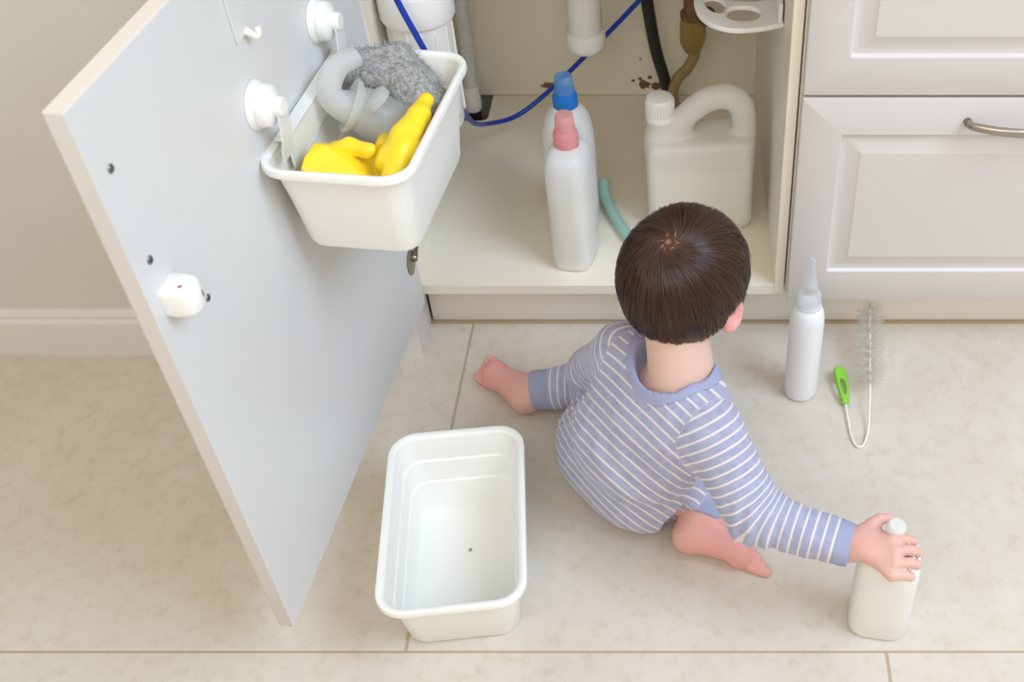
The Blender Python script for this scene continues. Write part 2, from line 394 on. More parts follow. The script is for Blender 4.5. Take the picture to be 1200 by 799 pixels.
# ---------------------------------------------------------------- drawer cabinet
DX0, DX1 = .1475, .7455
dc = thing('drawer_cabinet', (.4465, .27, ZB), 'cream drawer cabinet with raised-panel fronts and bow handles', 'cabinet')
box('side_panel', (.1465, 0, ZB), (.1625, .55, ZT), M['cab_in'], dc, .0008); box('side_panel', (.7305, 0, ZB), (.7465, .55, ZT), M['cab_in'], dc, .0008)
box('bottom_panel', (.1625, 0, ZB), (.7305, .55, ZB + .016), M['cab_in'], dc, .0005); box('back_panel', (.1625, .546, ZB), (.7305, .556, ZT), M['cab_in'], dc, 0)
for z0, z1 in ((.1055, .4560), (.4600, .7880)):
    V, F = raised_front(DX0 + .0005, DX1, z0, z1, .0185)
    V = V + np.array([0, -.020, 0])
    dr = mk('drawer_front', V, F, M['front'], dc, True, 22)
    hz = z1 - .034
    pts = [(.3690, -.0200, hz), (.3705, -.0290, hz), (.380, -.0355, hz), (.408, -.0450, hz), (.4465, -.0495, hz), (.485, -.0450, hz), (.513, -.0355, hz), (.5225, -.0290, hz), (.5240, -.0200, hz)]
    V, F = tube(pts, lambda t: .0036 + .0016 * math.sin(math.pi * t) ** .6, 12, 8); V[:, 2] = hz + (V[:, 2] - hz) * 1.25
    hd = mk('handle', V, F, M['steel'], dr); hd['label'] = 'bowed brushed-steel handle'
    for x in (.3690, .5240):
        V, F = lathe([(.0055, 0), (.0055, .006), (.0042, .009)], 16); V = np.array([(x + p[0], -.0198 - p[2], hz + p[1]) for p in V]); mk('handle_foot', V, F, M['dsteel'], hd)
wt = box('worktop', (-.4385, -.035, .802), (.7465, .574, .842), mat('worktop_laminate', (206, 196, 180), .4, noise=.1, nscale=80), None, .003)
tag(wt, 'beige laminate worktop above the two cabinets', 'worktop')

# ================================================================== PLUMBING
wf = thing('water_filter', (-.364, .112, .335), 'white water filter housing mounted inside the cabinet behind the basket', 'water filter')
V, F = lathe([(.032, .335), (.038, .337), (.0405, .343), (.0445, .50), (.0445, .505)], 40); mk('filter_bowl', place(V, (-.3695, .112, 0)), F, M['pipe'], wf, True, 40)
V, F = lathe([(.0495, .507), (.0510, .510), (.0510, .548), (.0495, .551), (.045, .556), (.045, .585), (.02, .59)], 40); mk('filter_cap', place(V, (-.3695, .112, 0)), F, M['white'], wf, True, 40)
for i in range(14):
    t = i / 14 * 2 * math.pi; x, y = -.3695 + .0432 * math.cos(t), .112 + .0432 * math.sin(t)
    V, F = lathe([(.0022, .36), (.0026, .365), (.0026, .495), (.002, .50)], 8); mk('rib', place(V, (x, y, 0)), F, M['pipe'], wf)
box('mount_bracket', (-.4205, .07, .575), (-.366, .15, .583), M['white'], wf, .001)

hs = thing('drain_hose', (-.395, .488, .119), 'grey corrugated drain hose dropping into the corner hole', 'hose')
path = spline([(-.388, .478, .60), (-.390, .482, .40), (-.394, .487, .26), (-.398, .490, .165)], 30)
rings = []; k = 12
for i, p in enumerate(path):
    r = .0130 + .0016 * math.cos(i * 2 * math.pi / 3.0)
    rings.append(np.array([(p.x + r * math.cos(2 * math.pi * j / 18), p.y + r * math.sin(2 * math.pi * j / 18), p.z) for j in range(18)]))
mk('corrugated_tube', *loft(rings), M['greyhose'], hs)
V, F = lathe([(.0140, .172), (.0150, .170), (.0150, .152), (.0165, .150), (.0165, .128), (.0150, .124)], 24); mk('connector', place(V, (-.3985, .490, 0)), F, M['pipe'], hs, True, 35)
V, F = tube([(-.3985, .490, .126), (-.3985, .491, .09), (-.3985, .492, .04), (-.3985, .492, .004)], .013, 14); mk('tail_pipe', V, F, M['black'], hs)

V, F = tube([(-.3800, .028, .62), (-.3711, .030, .5696), (-.3522, .040, .4984), (-.345, .10, .395), (-.3523, .20, .3087), (-.355, .28, .228), (-.3413, .35, .1822), (-.302, .39, .172), (-.2512, .42, .1984), (-.1735, .44, .2668), (-.0827, .45, .3592), (-.03, .455, .42), (.0, .46, .60)], .0042, 12, 14)
tag(mk('blue_water_tube', V, F, M['blue']), 'thin blue water tube looping through the open cabinet', 'tube')

dp = thing('drain_pipe', (-.168, .35, .325), 'fat white sink drain pipe with a collar hanging from above', 'pipe')
V, F = lathe([(.0275, .352), (.0285, .36), (.0285, .78)], 36); mk('pipe', place(V, (-.168, .35, 0)), F, M['pipe'], dp, True, 40)
V, F = lathe([(.012, .324), (.028, .325), (.0315, .329), (.0325, .334), (.0325, .352), (.031, .356), (.0285, .357)], 36); mk('collar', place(V, (-.168, .35, 0)), F, M['white'], dp, True, 40)

V, F = tube([(-.088, .468, .70), (-.083, .468, .46), (-.0722, .47, .3492), (-.060, .472, .26), (-.0428, .476, .186), (-.034, .480, .128)], .0108, 14, 10)
tag(mk('supply_hose', V, F, M['black']), 'thick black rubber hose running down to the cabinet floor', 'hose')
th = thing('olive_hose', (.0, .45, .118), 'olive hose hanging from a brownish valve fitting', 'hose')
V, F = tube([(.010, .45, .268), (.006, .452, .248), (-.006, .456, .224), (-.022, .462, .202), (-.030, .470, .165), (-.022, .482, .122)], .0098, 14, 10); mk('hose', V, F, M['tan'], th)
V, F = lathe([(.013, .262), (.021, .278), (.0235, .286), (.0235, .322), (.021, .327)], 6); mk('hex_fitting', place(V, (.006, .45, 0), .3), F, M['brass'], th, True, 30)
V, F = lathe([(.016, .324), (.024, .328), (.024, .336), (.018, .340), (.018, .70)], 24); mk('valve_body', place(V, (.008, .45, 0)), F, M['rust'], th, True, 35)
V, F = lathe([(.012, 0), (.014, .003), (.014, .02), (.01, .024)], 16); mk('valve_knob', place(V, (.030, .43, .345), 0, math.radians(90)), F, M['red'], th, True, 35)

# bracket with oval holes on the right side panel
def oval(cx, cy, rx, ry, n=28, p=2.3, rot=0):
    q = superell(rx, ry, p, n); c, s = math.cos(rot), math.sin(rot); return [(cx + a * c - b * s, cy + a * s + b * c) for a, b in q]
hold = thing('cup_holder', (.07, .16, .497), 'white plastic holder with oval openings fixed to the cabinet side', 'holder')
outl = [(.1285, .092)] + [(.064 + .058 * math.cos(math.radians(t)), .170 + .092 * math.sin(math.radians(t))) for t in range(-78, -284, -8)] + [(.1285, .248)]
outl = [(.1275, .0945), (.105, .0845), (.082, .079), (.062, .0775), (.043, .083), (.026, .096), (.014, .116), (.008, .140), (.006, .170), (.010, .205), (.024, .235), (.05, .256), (.08, .262), (.1275, .262)]
outl = [(p.x, p.y) for p in spline([(a, b, 0) for a, b in outl], 4)]
plate('holder_plate', outl, [oval(.073, .122, .024, .0215), oval(.036, .147, .0135, .024, rot=.35), oval(.082, .175, .029, .018), oval(.045, .215, .02, .022, rot=-.3), oval(.088, .225, .022, .018)], .007, .0015, M['white'], hold, Matrix.Translation((0, 0, .500)))
box('mount_plate', (.1195, .095, .494), (.1255, .262, .530), M['white'], hold, .002)

# ================================================================== BOTTLES IN THE CABINET
ZS = ZB + .018
def bottle(name, label, loc, rz, secs, p, body_m, liq_m, level, group=None, cat='bottle', n=44):
    """secs: (hx, hy, z) from the base up"""
    t = thing(name, loc, label, cat, group)
    rings = [ring3(superell(a, b, p if z < secs[-2][2] else 2.2, n), z) for a, b, z in secs]
    V, F = loft(rings, True, True); bd = mk('body', place(V, loc, rz), F, body_m, t, True, 50)
    lq = []
    zs = [s for s in secs if s[2] < level]
    for i, (a, b, z) in enumerate(zs): lq.append(ring3(superell(a - .0022, b - .0022, p, n), max(z, .002) if i else .002))
    i = len(zs); (a0, b0, z0), (a1, b1, z1) = secs[i - 1], secs[i]; f = (level - z0) / (z1 - z0)
    lq.append(ring3(superell(a0 + (a1 - a0) * f - .0022, b0 + (b1 - b0) * f - .0022, p, n), level))
    V, F = loft(lq, True, True); mk('liquid', place(V, loc, rz), F, liq_m, bd, True, 50)
    return t
# pink-capped
L = (-.178, .070, ZS)
secs = [(.026, .034, 0), (.0305, .041, .003), (.0318, .043, .012), (.0318, .0435, .06), (.0318, .0435, .10), (.0316, .0435, .15), (.0312, .0425, .175), (.0290, .039, .193), (.0235, .030, .204), (.0155, .0165, .209), (.0145, .0145, .215)]
bt = bottle('detergent_bottle', 'tall milky bottle with a pink cap standing in the cabinet', L, math.radians(-8), secs, 3.2, M['milk'], M['cream'], .128)
V, F = lathe([(.0175, .205), (.0185, .207), (.0185, .226), (.0165, .231), (.0155, .233)], 32); pc = mk('cap', place(V, L), F, M['pinkcap'], bt, True, 40); pc['label'] = 'pink screw cap'
V, F = lathe([(.0150, .231), (.0148, .234), (.0132, .256), (.0120, .258), (.009, .258)], 32); mk('overcap', place(V, L), F, M['pinkcap_clear'], pc, True, 40)
# blue-capped
L = (-.185, .156, ZS)
secs = [(.034, .034, 0), (.0385, .039, .003), (.0395, .040, .012), (.0395, .040, .08), (.0395, .040, .15), (.0385, .039, .175), (.0345, .035, .196), (.027, .027, .212), (.0175, .0175, .221), (.0160, .0160, .228)]
bt = bottle('cleaner_bottle', 'wide milky bottle with a blue cap behind the pink-capped bottle', L, 0, secs, 2.4, M['milk'], M['water'], .10)
V, F = lathe([(.0175, .218), (.0190, .220), (.0190, .236), (.0165, .242), (.0155, .244)], 32); pc = mk('cap', place(V, L), F, M['bluecap'], bt, True, 40); pc['label'] = 'blue screw cap'
V, F = lathe([(.0158, .242), (.0155, .246), (.0130, .268), (.0115, .270), (.008, .270)], 32); mk('overcap', place(V, L), F, M['bluecap_clear'], pc, True, 40)

# jerrycan
JL = np.array((.0165, .178, ZS))
jc = thing('jerrycan', JL, 'milky white plastic jerrycan with a carrying handle and screw cap', 'jerrycan')
def d_rbox(P, c, hb, r):
    q = np.abs(P - np.array(c)) - (np.array(hb) - r); return np.linalg.norm(np.maximum(q, 0), axis=-1) + np.minimum(q.max(-1), 0) - r
def d_shoulder(P):  # body cut by a sloping top
    d = d_rbox(P, JL + (0, 0, .085), (.0835, .044, .085), .016)
    n = np.array((-.10, 0, .995)); n /= np.linalg.norm(n)
    return smax(d, ((P - (JL + (0, 0, .160))) @ n), .016)
def build_jerry(inner):
    f = Field(JL - (.095, .055, .008), JL + (.095, .055, .250), .0026)
    lo, hi = JL - (.09, .05, .0), JL + (.09, .05, .24)
    f.apply(d_shoulder, lo, hi, 0)
    f.cone(JL + (-.0595, 0, .13), JL + (-.0615, 0, .182), .022, .0215, .02)
    hp = [(-.040, .168), (-.014, .196), (.012, .216), (.040, .2215), (.0600, .2085), (.0665, .184), (.0668, .150), (.0668, .11)]
    sp = spline([(JL[0] + a, JL[1], JL[2] + b) for a, b in hp], 4)
    for i in range(len(sp) - 1):
        w_ = .0155
        f.cone(tuple(sp[i]), tuple(sp[i + 1]), w_, w_, .008)
    f.cone(JL + (-.056, 0, .15), JL + (-.030, 0, .168), .022, .018, .012)
    return f
V, Q = build_jerry(False).mesh(); jb = mk('body', V, Q, M['jerry'], jc)
V, F = lathe([(.0205, .182), (.0225, .184), (.0225, .190), (.0215, .192), (.0208, .216), (.0195, .220), (.012, .2215)], 36)
jcap = mk('cap', place(V, JL + (-.0615, 0, 0)), F, M['white'], jc, True, 40)
for i in range(30):
    t = i / 30 * 2 * math.pi; V, F = lathe([(.0009, .193), (.0012, .195), (.0012, .213), (.0008, .216)], 5)
    mk('grip_ridge', place(V, JL + (-.0615 + .0212 * math.cos(t), .0212 * math.sin(t), 0)), F, M['white'], jcap)
V, F = loft([ring3(rrect(.080, .0405, .016), z) for z in (.004, .02, .095, .112)]); mk('liquid', place(V, JL), F, M['cream'], jb, True, 50)

# teal brush lying beside the bottles
tb = thing('scrub_brush', (-.115, .15, ZS), 'teal plastic scrubbing brush lying behind the pink-capped bottle', 'brush')
V, F = tube([(-.142, .232, ZS + .030), (-.1425, .222, ZS + .022), (-.138, .200, ZS + .013), (-.122, .160, ZS + .0095), (-.100, .112, ZS + .0085), (-.085, .085, ZS + .009)], lambda t: .0105 - .0035 * abs(t - .3), 14, 8)
V[:, 2] = ZS + .001 + np.maximum(V[:, 2] - ZS - .001, 0); mk('handle', V, F, M['teal'], tb)
V, F = loft([ring3(superell(a, b, 2.6, 28), z) for a, b, z in ((.014, .022, .012), (.016, .025, .013), (.016, .025, .019), (.013, .022, .021))]); mk('brush_head', place(V, (-.076, .068, ZS), .5), F, M['teal'], tb, True, 40)
bv = []
for i in range(9):
    for j in range(5):
        x, y = (j - 2) * .005, (i - 4) * .005; bv.append(tube([(x, y, .0125), (x + random.uniform(-.001, .001), y, .006), (x + random.uniform(-.002, .002), y, .0005)], .0007, 5, 2))
V, F = merge(*bv); tag(mk('bristles', place(V, (-.076, .068, ZS), .5), F, M['wirewhite'], tb), kind='stuff')

# ================================================================== BINS
def bin_rings(h):
    """(hx, hy, r, z) outer wall, over the lip, inner stepped wall, floor"""
    outer = [(.062, .099, .020, 0), (.0655, .1035, .022, .002), (.0680, .1065, .024, .008), (.0732, .1162, .026, h * .55), (.0785, .1265, .028, h - .008)]
    lip = [(.0845, .1355, .033, h - .0095), (.0868, .1380, .035, h - .0085), (.0872, .1385, .0355, h - .004), (.0862, .1375, .035, h - .0008), (.0840, .1352, .033, h), (.0800, .1310, .029, h - .0008), (.0772, .1282, .027, h - .004)]
    inner = [(.0745, .1235, .0265, h - .022), (.0728, .1200, .026, h * .70), (.0708, .1178, .0255, h * .68), (.0688, .1118, .025, h * .42), (.0668, .1096, .0245, h * .40), (.0640, .1040, .024, .014), (.0615, .1005, .022, .006), (.057, .095, .018, .0042)]
    return outer, lip, inner
def make_bin(t, loc, rz, rx, m, h=.12, s=1.0):
    o, l, i = bin_rings(h); g_ = lambda L_: [ring3(rrect(a * s, b * s, r * s, 7), z) for a, b, r, z in L_]
    body = loft(g_(o) + [ring3(rrect(.0792 * s, .1275 * s, .0285 * s, 7), h - .006)] + g_(i)[0:0], True, False)
    inn = loft([ring3(rrect(.0780 * s, .129 * s, .0275 * s, 7), h - .005)] + g_(i), False, True)
    V, F = merge(body, inn); bd = mk('body', place(V, loc, rz, rx), F, m, t, True, 28)
    lp = g_(l); V, F = loft(lp + [ring3(rrect(.0782 * s, .1275 * s, .028 * s, 7), h - .006), lp[0]], False, False); mk('rim', place(V, loc, rz, rx), F, m, t, True, 50)
    return bd
fb = thing('storage_bin', (-.2935, -.4330, 0), 'empty white plastic bin standing on the tiled floor', 'bin')
bd = make_bin(fb, (-.2935, -.4350, 0), math.radians(7.0), 0, M['bin'], .12, 1.02)
V, F = lathe([(.0028, .0040), (.0022, .0052), (.0012, .0054)], 14); mk('mould_mark', place(V, (-.2925, -.4080, 0)), F, M['steel'], bd)

BL = (-.3455, -.2480, .4650)
hb = thing('hanging_basket', BL, 'white plastic basket hung by suction cups on the open cabinet door', 'basket')
make_bin(hb, BL, math.radians(-6.5), 0, M['bin'], .12, .93)
def hanger(u, z):
    hg_ = thing('hanger', dw(u, 0, z)); hg_.parent = hb; hg_.location = Vector(dw(u, 0, z)) - Vector(BL); WL[hg_] = Vector(dw(u, 0, z))
    V, F = lathe([(.0245, .0002), (.0255, .001), (.0245, .003), (.0225, .006), (.0215, .0065), (.0220, .008), (.0220, .012), (.0205, .0165), (.015, .0195), (.0105, .021), (.0100, .028), (.0085, .0295)], 36)
    V = np.array([dw(u + p[0], p[2], z + p[1]) for p in V]); V2 = V
    o = mk('suction_cup', V2, F, M['white'], hb, True, 40); bpy.data.objects.remove(hg_); return o
zr = BL[2] + .12
for u in (.3069, .1307):
    z = .634; cup = hanger(u, z)
    # strap from the cup down to the bracket plate inside the basket
    def strip(pts, widths, th=.0022):
        rings = []
        for (uu, n_, zz), wd in zip(pts, widths):
            rings.append(np.array([dw(uu - wd, n_, zz), dw(uu + wd, n_, zz), dw(uu + wd, n_ + th, zz + .0005), dw(uu - wd, n_ + th, zz + .0005)]))
        return loft(rings)
    V, F = strip([(u, .0240, z + .004), (u, .0245, z - .014), (u, .0225, zr + .014), (u, .0200, zr + .004), (u, .0185, zr - .010)], [.008, .011, .0125, .013, .013]); mk('strap', V, F, M['milk'], hb, True, 40)
box('bracket_plate', (.112, .0165, zr - .030), (.2985, .0185, zr + .004), M['white'], hb, .0006, 1, DX)
box('bracket_lip', (.112, .004, zr + .0005), (.2985, .0185, zr + .0045), M['white'], hb, .0006, 1, DX)

# adhesive hook higher up on the door
ah = thing('adhesive_hook', dw(.296, 0, .70), 'small white adhesive hook stuck on the cabinet door above the basket', 'hook')
box('hook_plate', (.272, .0004, .7030), (.309, .0034, .772), M['door_in'], ah, .0006, 1, DX)
V, F = tube([dw(.289, .002, .706), dw(.288, .007, .703), dw(.287, .012, .7), dw(.286, .0145, .7035), dw(.286, .0145, .709)], lambda t: .0042 - .0012 * t, 10, 6); mk('hook', V, F, M['white'], ah)

# ---- things in the basket
def basket(x, y, z): return tuple(place([(x, y, z)], BL, math.radians(-6.5))[0])
def glove(name, label, chains, k=.006, h=.0022, amp=.0025, seed=3, flat=None):
    pts = np.array([p for c in chains for (p, r) in c]); f = Field(pts.min(0) - .03, pts.max(0) + .03, h)
    for c in chains:
        for (a, ra), (b, rb) in zip(c[:-1], c[1:]): f.cone(a, b, ra, rb, k)
    idx = np.stack(np.meshgrid(*[f.lo[i] + h * np.arange(f.n[i]) for i in range(3)], indexing='ij'), -1)
    f.F += (amp * (2.2 * np.abs(wob(idx, 120, seed)) - .6 + .35 * wob(idx, 260, seed + 1))).astype(np.float32)
    V, Q = f.mesh(); o = mk(name, V, Q, M['yellow']); tag(o, label, 'glove', 'yellow gloves in the hanging basket'); return o
B_ = basket
c_, s_n = math.cos(math.radians(6.5)), math.sin(math.radians(6.5))
def d_sheet(Pw):
    q = Pw - np.array(BL); x = q[..., 0] * c_ - q[..., 1] * s_n; y = q[..., 0] * s_n + q[..., 1] * c_; z = q[..., 2]
    h = .084 - .32 * np.abs(y + .066 + .28 * x) + .20 * np.abs(x - .012 + .45 * (y + .05)) - .30 * np.abs(x + .026 - .7 * (y + .05)) + .14 * np.abs(x - .035 + .2 * y)
    e = np.maximum(np.abs(x - .001) - .050, np.abs(y + .048) - .046)
    return smax((np.abs(z - h) - .0032) * .85, e, .008)
f = Field(np.array(B_(-.075, -.115, .03)), np.array(B_(.078, .045, .135)), .0018)
f.apply(d_sheet, f.lo + .01, f.lo + f.h * f.n - .01, 0)
for a, b, r0, r1 in (((-.010, -.020, .078), (-.040, -.012, .074), .008, .007), ((.012, -.012, .080), (.004, .012, .072), .0085, .0075), ((.034, -.006, .082), (.036, .020, .078), .0085, .0075), ((-.028, -.040, .080), (-.050, -.034, .080), .0075, .0065)):
    f.cone(np.array(B_(*a)), np.array(B_(*b)), r0, r1, .006)
V, Q = f.mesh(); tag(mk('rubber_glove', V, Q, M['yellow']), 'yellow rubber glove lying flat and creased in the hanging basket', 'glove', 'yellow gloves in the hanging basket')
ch = [[(B_(.030, -.060, .090), .010), (B_(.042, -.025, .104), .011), (B_(.050, .008, .108), .010), (B_(.0525, .034, .112), .0090)],
      [(B_(.045, -.080, .090), .010), (B_(.050, -.045, .100), .010), (B_(.053, -.008, .104), .009)],
      [(B_(.010, -.045, .094), .008), (B_(-.015, -.040, .095), .0075), (B_(-.040, -.046, .090), .007)],
      [(B_(.046, .010, .09), .012), (B_(.046, -.03, .08), .012)]]
glove('rubber_glove', 'yellow rubber glove folded upright against the basket side', ch, .010, .0022, .0022, 9)
# translucent spray nozzle / squeeze bottle
sb = thing('squeeze_bottle', B_(.0, .02, .02), 'translucent squeeze bottle with flared collar lying in the hanging basket', 'bottle')
V, F = lathe([(.020, 0), (.0255, .003), (.027, .010), (.027, .070), (.024, .082), (.016, .090), (.012, .094)], 36); mk('body', place(V, B_(.034, .048, .050), 0, math.radians(10), math.radians(-50)), F, M['nozzle'], sb, True, 45)
V, F = lathe([(.012, 0), (.016, .001), (.0295, .012), (.031, .016), (.030, .018), (.016, .016), (.0135, .030), (.011, .034)], 40); mk('flared_collar', place(V, B_(-.018, .026, .098), 0, math.radians(10), math.radians(-58)), F, M['milkthin'], sb, True, 45)
V, F = tube([B_(-.020, .024, .098), B_(-.034, .010, .110), B_(-.046, .010, .130), B_(-.040, .030, .148), B_(-.026, .052, .150)], lambda t: .0155 - .004 * t, 18, 8); mk('spout', V, F, M['milkthin'], sb)
V, F = lathe([(.013, 0), (.017, .002), (.017, .010), (.012, .013)], 28); mk('lid', place(V, B_(.005, .020, .112), 0, 0, math.radians(-40)), F, M['nozzle'], sb, True, 40)
# grey mesh scrubber
c0 = np.array(B_(.004, .078, .096)); f = Field(c0 - .085, c0 + .085, .0028)
for a, b, ra, rb in (((-.050, .022, .026), (.000, .034, .026), .016, .017), ((.000, .034, .026), (.030, .020, .006), .018, .018), ((-.044, .016, .018), (.015, .010, .014), .016, .020), ((.010, .010, .006), (.040, .000, -.012), .024, .022), ((.02, .03, -.01), (.045, .01, -.02), .02, .018)):
    f.cone(np.array(B_(*(np.array((.000, .070, .092)) + a))), np.array(B_(*(np.array((.000, .070, .092)) + b))), ra, rb, .012)
idx = np.stack(np.meshgrid(*[f.lo[i] + f.h * np.arange(f.n[i]) for i in range(3)], indexing='ij'), -1)
f.F += (.0020 * wob(idx, 260, 5) + .0012 * wob(idx, 700, 6)).astype(np.float32)
V, Q = f.mesh(); so = thing('mesh_scrubber', c0 - (0, 0, .02), 'grey woven mesh scrubber draped over the basket rim', 'scrubber')
mk('pad', V, Q, M['greymesh'], so)
# loose fibres
fb_ = []
sel = rng.choice(len(V), 1500, replace=False); cen = V.mean(0)
for i in sel:
    d = (V[i] - cen) / np.linalg.norm(V[i] - cen); t1 = rng.normal(size=3) * .5 + d * .5; p0 = V[i] - d * .001; p1 = p0 + t1 * .004; p2 = p1 + (rng.normal(size=3) * .6 - d * .3) * .004
    fb_.append(tube([tuple(p0), tuple(p1), tuple(p2)], .0003, 3, 2))
Vf, Ff = merge(*fb_); tag(mk('fibres', Vf, Ff, mat('grey_fibre', (186, 186, 186), .6), so), kind='stuff')

# ================================================================== THINGS ON THE FLOOR
# nozzle bottle
L = (.1690, -.1120, 0)
secs = [(.0205, .0205, 0), (.0240, .0240, .0025), (.0250, .0250, .009), (.0250, .0250, .05), (.0250, .0250, .10), (.0250, .0250, .145), (.0246, .0246, .156), (.0225, .0225, .167), (.0190, .0190, .175), (.0150, .0150, .178), (.0140, .0140, .183)]
nb = bottle('nozzle_bottle', 'slim white bottle with a pointed nozzle standing on the tiles by the plinth', L, 0, secs, 2.0, M['softwhite'], M['water'], .120)
V, F = lathe([(.0170, .176), (.0185, .177), (.0185, .181), (.0170, .182), (.0170, .196), (.0160, .200), (.0105, .203), (.0098, .212), (.0110, .214), (.0110, .217), (.0090, .220), (.0080, .226), (.0050, .242), (.0042, .258), (.0036, .262), (.0020, .262)], 28)
mk('nozzle_cap', place(V, L), F, M['nozzle'], nb, True, 40)

# bottle brush
bb_ = thing('bottle_brush', (.255, -.12, 0), 'bottle brush with pale bristles and lime green handle resting against the plinth', 'brush')
A0 = np.array((.2715, -.125, .028)); A1 = np.array((.2840, .016, .062))
V, F = tube([tuple(A1), tuple(.5 * A0 + .5 * A1), tuple(A0), (.2680, -.160, .016), (.2630, -.195, .006), (.2530, -.222, .003), (.2430, -.224, .003), (.2375, -.205, .0035), (.2355, -.170, .005), (.2350, -.135, .007)], .0017, 8, 10); mk('wire', V, F, M['wirewhite'], bb_)
gh = [(0, .052), (.006, .0505), (.0098, .046), (.0105, .038), (.0092, .022), (.0062, .006), (.0045, 0), (-.0045, 0), (-.0062, .006), (-.0092, .022), (-.0105, .038), (-.0098, .046), (-.006, .0505)]
gh = [(a * 1.0, b * 1.32) for a, b in gh]
hole = [(a * .46, .026 + b * .9) for a, b in [(0, .022), (.008, .016), (.008, 0), (0, -.012), (-.008, 0), (-.008, .016)]]
hole = [(p.x, p.y) for p in spline([(a, b, 0) for a, b in hole + hole[:1]], 4)][:-1]
xf = Matrix.Translation((.2350, -.1440, .0078)) @ Matrix.Rotation(math.radians(4), 4, 'Z') @ Matrix.Rotation(math.radians(8), 4, 'X') @ Matrix.Rotation(math.radians(20), 4, 'Y')
gh2 = [(p.x, p.y) for p in spline([(a, b, 0) for a, b in gh + gh[:1]], 4)][:-1]
gp = plate('handle', gh2, [hole], .0085, .0025, M['green'], bb_, xf); gp['label'] = 'lime green handle'
br = []; ax = A1 - A0; axl = np.linalg.norm(ax); ax /= axl
s1 = np.cross(ax, (0, 0, 1)); s1 /= np.linalg.norm(s1); s2 = np.cross(s1, ax)
for i in range(1300):
    t = rng.random(); c = A0 + ax * axl * t; a = t * 60 + rng.normal() * 1.2; d = s1 * math.cos(a) + s2 * math.sin(a); r = (.0225 + rng.normal() * .0015) * min(1, .72 + 2.2 * min(t, 1 - t))
    e = c + d * r + ax * rng.normal() * .0035
    if e[2] < .001: e[2] = .001 + rng.random() * .002
    br.append(tube([tuple(c), tuple((c + e) / 2 + rng.normal(size=3) * .0006), tuple(e)], .00028, 3, 1))
V, F = merge(*br); tag(mk('bristles', V, F, M['bristle'], bb_), kind='stuff')

# bottle under the child's hand
L = (.2375, -.5130, 0)
secs = [(.029, .023, 0), (.0355, .0285, .0025), (.0372, .0305, .010), (.0375, .0310, .05), (.0375, .0310, .10), (.0372, .0308, .130), (.0350, .0290, .142), (.027, .0225, .151), (.0155, .0150, .157), (.0120, .0120, .161), (.0115, .0115, .172)]
hbt = bottle('white_bottle', 'flat white bottle held at its cap by the toddler', L, math.radians(-10), secs, 3.4, M['hand_bottle'], M['cream'], .118)
V, F = lathe([(.0112, .166), (.0116, .168), (.0116, .194), (.0108, .198), (.0085, .2005), (.004, .201)], 28); mk('cap', place(V, L), F, M['milk'], hbt, True, 40)

# ================================================================== TODDLER
A = lambda *p: np.array(p, float)
P = A(-.083, -.302, .074); lat = A(.617, -.787, 0); fwd = A(.787, .617, 0)
ShL, ShR = A(-.083, -.287, .258), A(.027, -.420, .248)
Mid = A(-.062, -.342, .160); Ch = A(-.030, -.350, .222); NB = A(-.012, -.356, .268); Hd = A(-.007, -.290, .385)
ElR, WrR = A(.078, -.476, .168), A(.186, -.513, .160)
ElL, WrL = A(-.136, -.205, .135), A(-.080, -.132, .065)
HipL, KnL, AnL = A(-.118, -.262, .066), A(-.100, -.145, .056), A(-.226, -.143, .036)
HipR, KnR, AnR = A(-.050, -.348, .066), A(.040, -.285, .056), A(.015, -.380, .038)
# head frame
phi, tau = math.radians(25), math.radians(20)
hF = A(math.sin(phi) * math.cos(tau), math.cos(phi) * math.cos(tau), -math.sin(tau)); hR = A(math.cos(phi), -math.sin(phi), 0); hU = np.cross(hR, hF)
HR = np.stack([hR, hF, hU])
hp = lambda r, f, u: Hd + hR * r + hF * f + hU * u

H_ = .0022
f = Field((-.345, -.575, -.004), (.285, -.08, .480), H_)
skin = []
def sk(a, b, ra, rb, k=.012): f.cone(a, b, ra, rb, k)
# trunk and limbs under the clothes
sk(P - lat * .03, P + lat * .03, .064, .064); sk(P, Mid, .066, .060, .02); sk(Mid, Ch, .060, .050, .02); sk(Ch - lat * .04, Ch + lat * .04, .044, .044, .02)
sk(ShL - A(0, 0, .012), ShR - A(0, 0, .012), .024, .024, .012); sk(Ch, NB, .05, .036, .02)
for a, b, c, r in ((ShL, ElL, WrL, 0), (ShR, ElR, WrR, 0)): sk(a, b, .028, .024); sk(b, c, .024, .0185)
for a, b, c in ((HipL, KnL, AnL), (HipR, KnR, AnR)): sk(a, b, .050, .036); sk(b, c, .034, .022)
# neck and head
sk(NB, hp(0, -.022, -.035), .036, .034, .015); sk(NB + fwd * .01, hp(0, .0, -.045), .034, .032, .015)
f.ell(Hd, HR, (.0655, .080, .072), .012)
f.ell(hp(0, .030, -.042), HR, (.050, .048, .046), .02)
for s in (-1, 1): f.ell(hp(s * .030, .052, -.044), HR, (.026, .024, .025), .012)
f.ell(hp(0, .066, -.074), HR, (.020, .016, .014), .014)
f.cone(hp(0, .078, -.022), hp(0, .088, -.040), .006, .0085, .008)
for s in (-1, 1):
    f.ell(hp(s * .028, .080, -.020), HR, (.014, .012, .009), .006, True)
    f.ell(hp(s * .0075, .086, -.043), HR, (.006, .005, .005), .004)
f.ell(hp(0, .080, -.058), HR, (.016, .007, .004), .004); f.ell(hp(0, .0785, -.066), HR, (.013, .007, .004), .004)
f.ell(hp(0, .0865, -.0622), HR, (.014, .005, .0012), .0015, True)
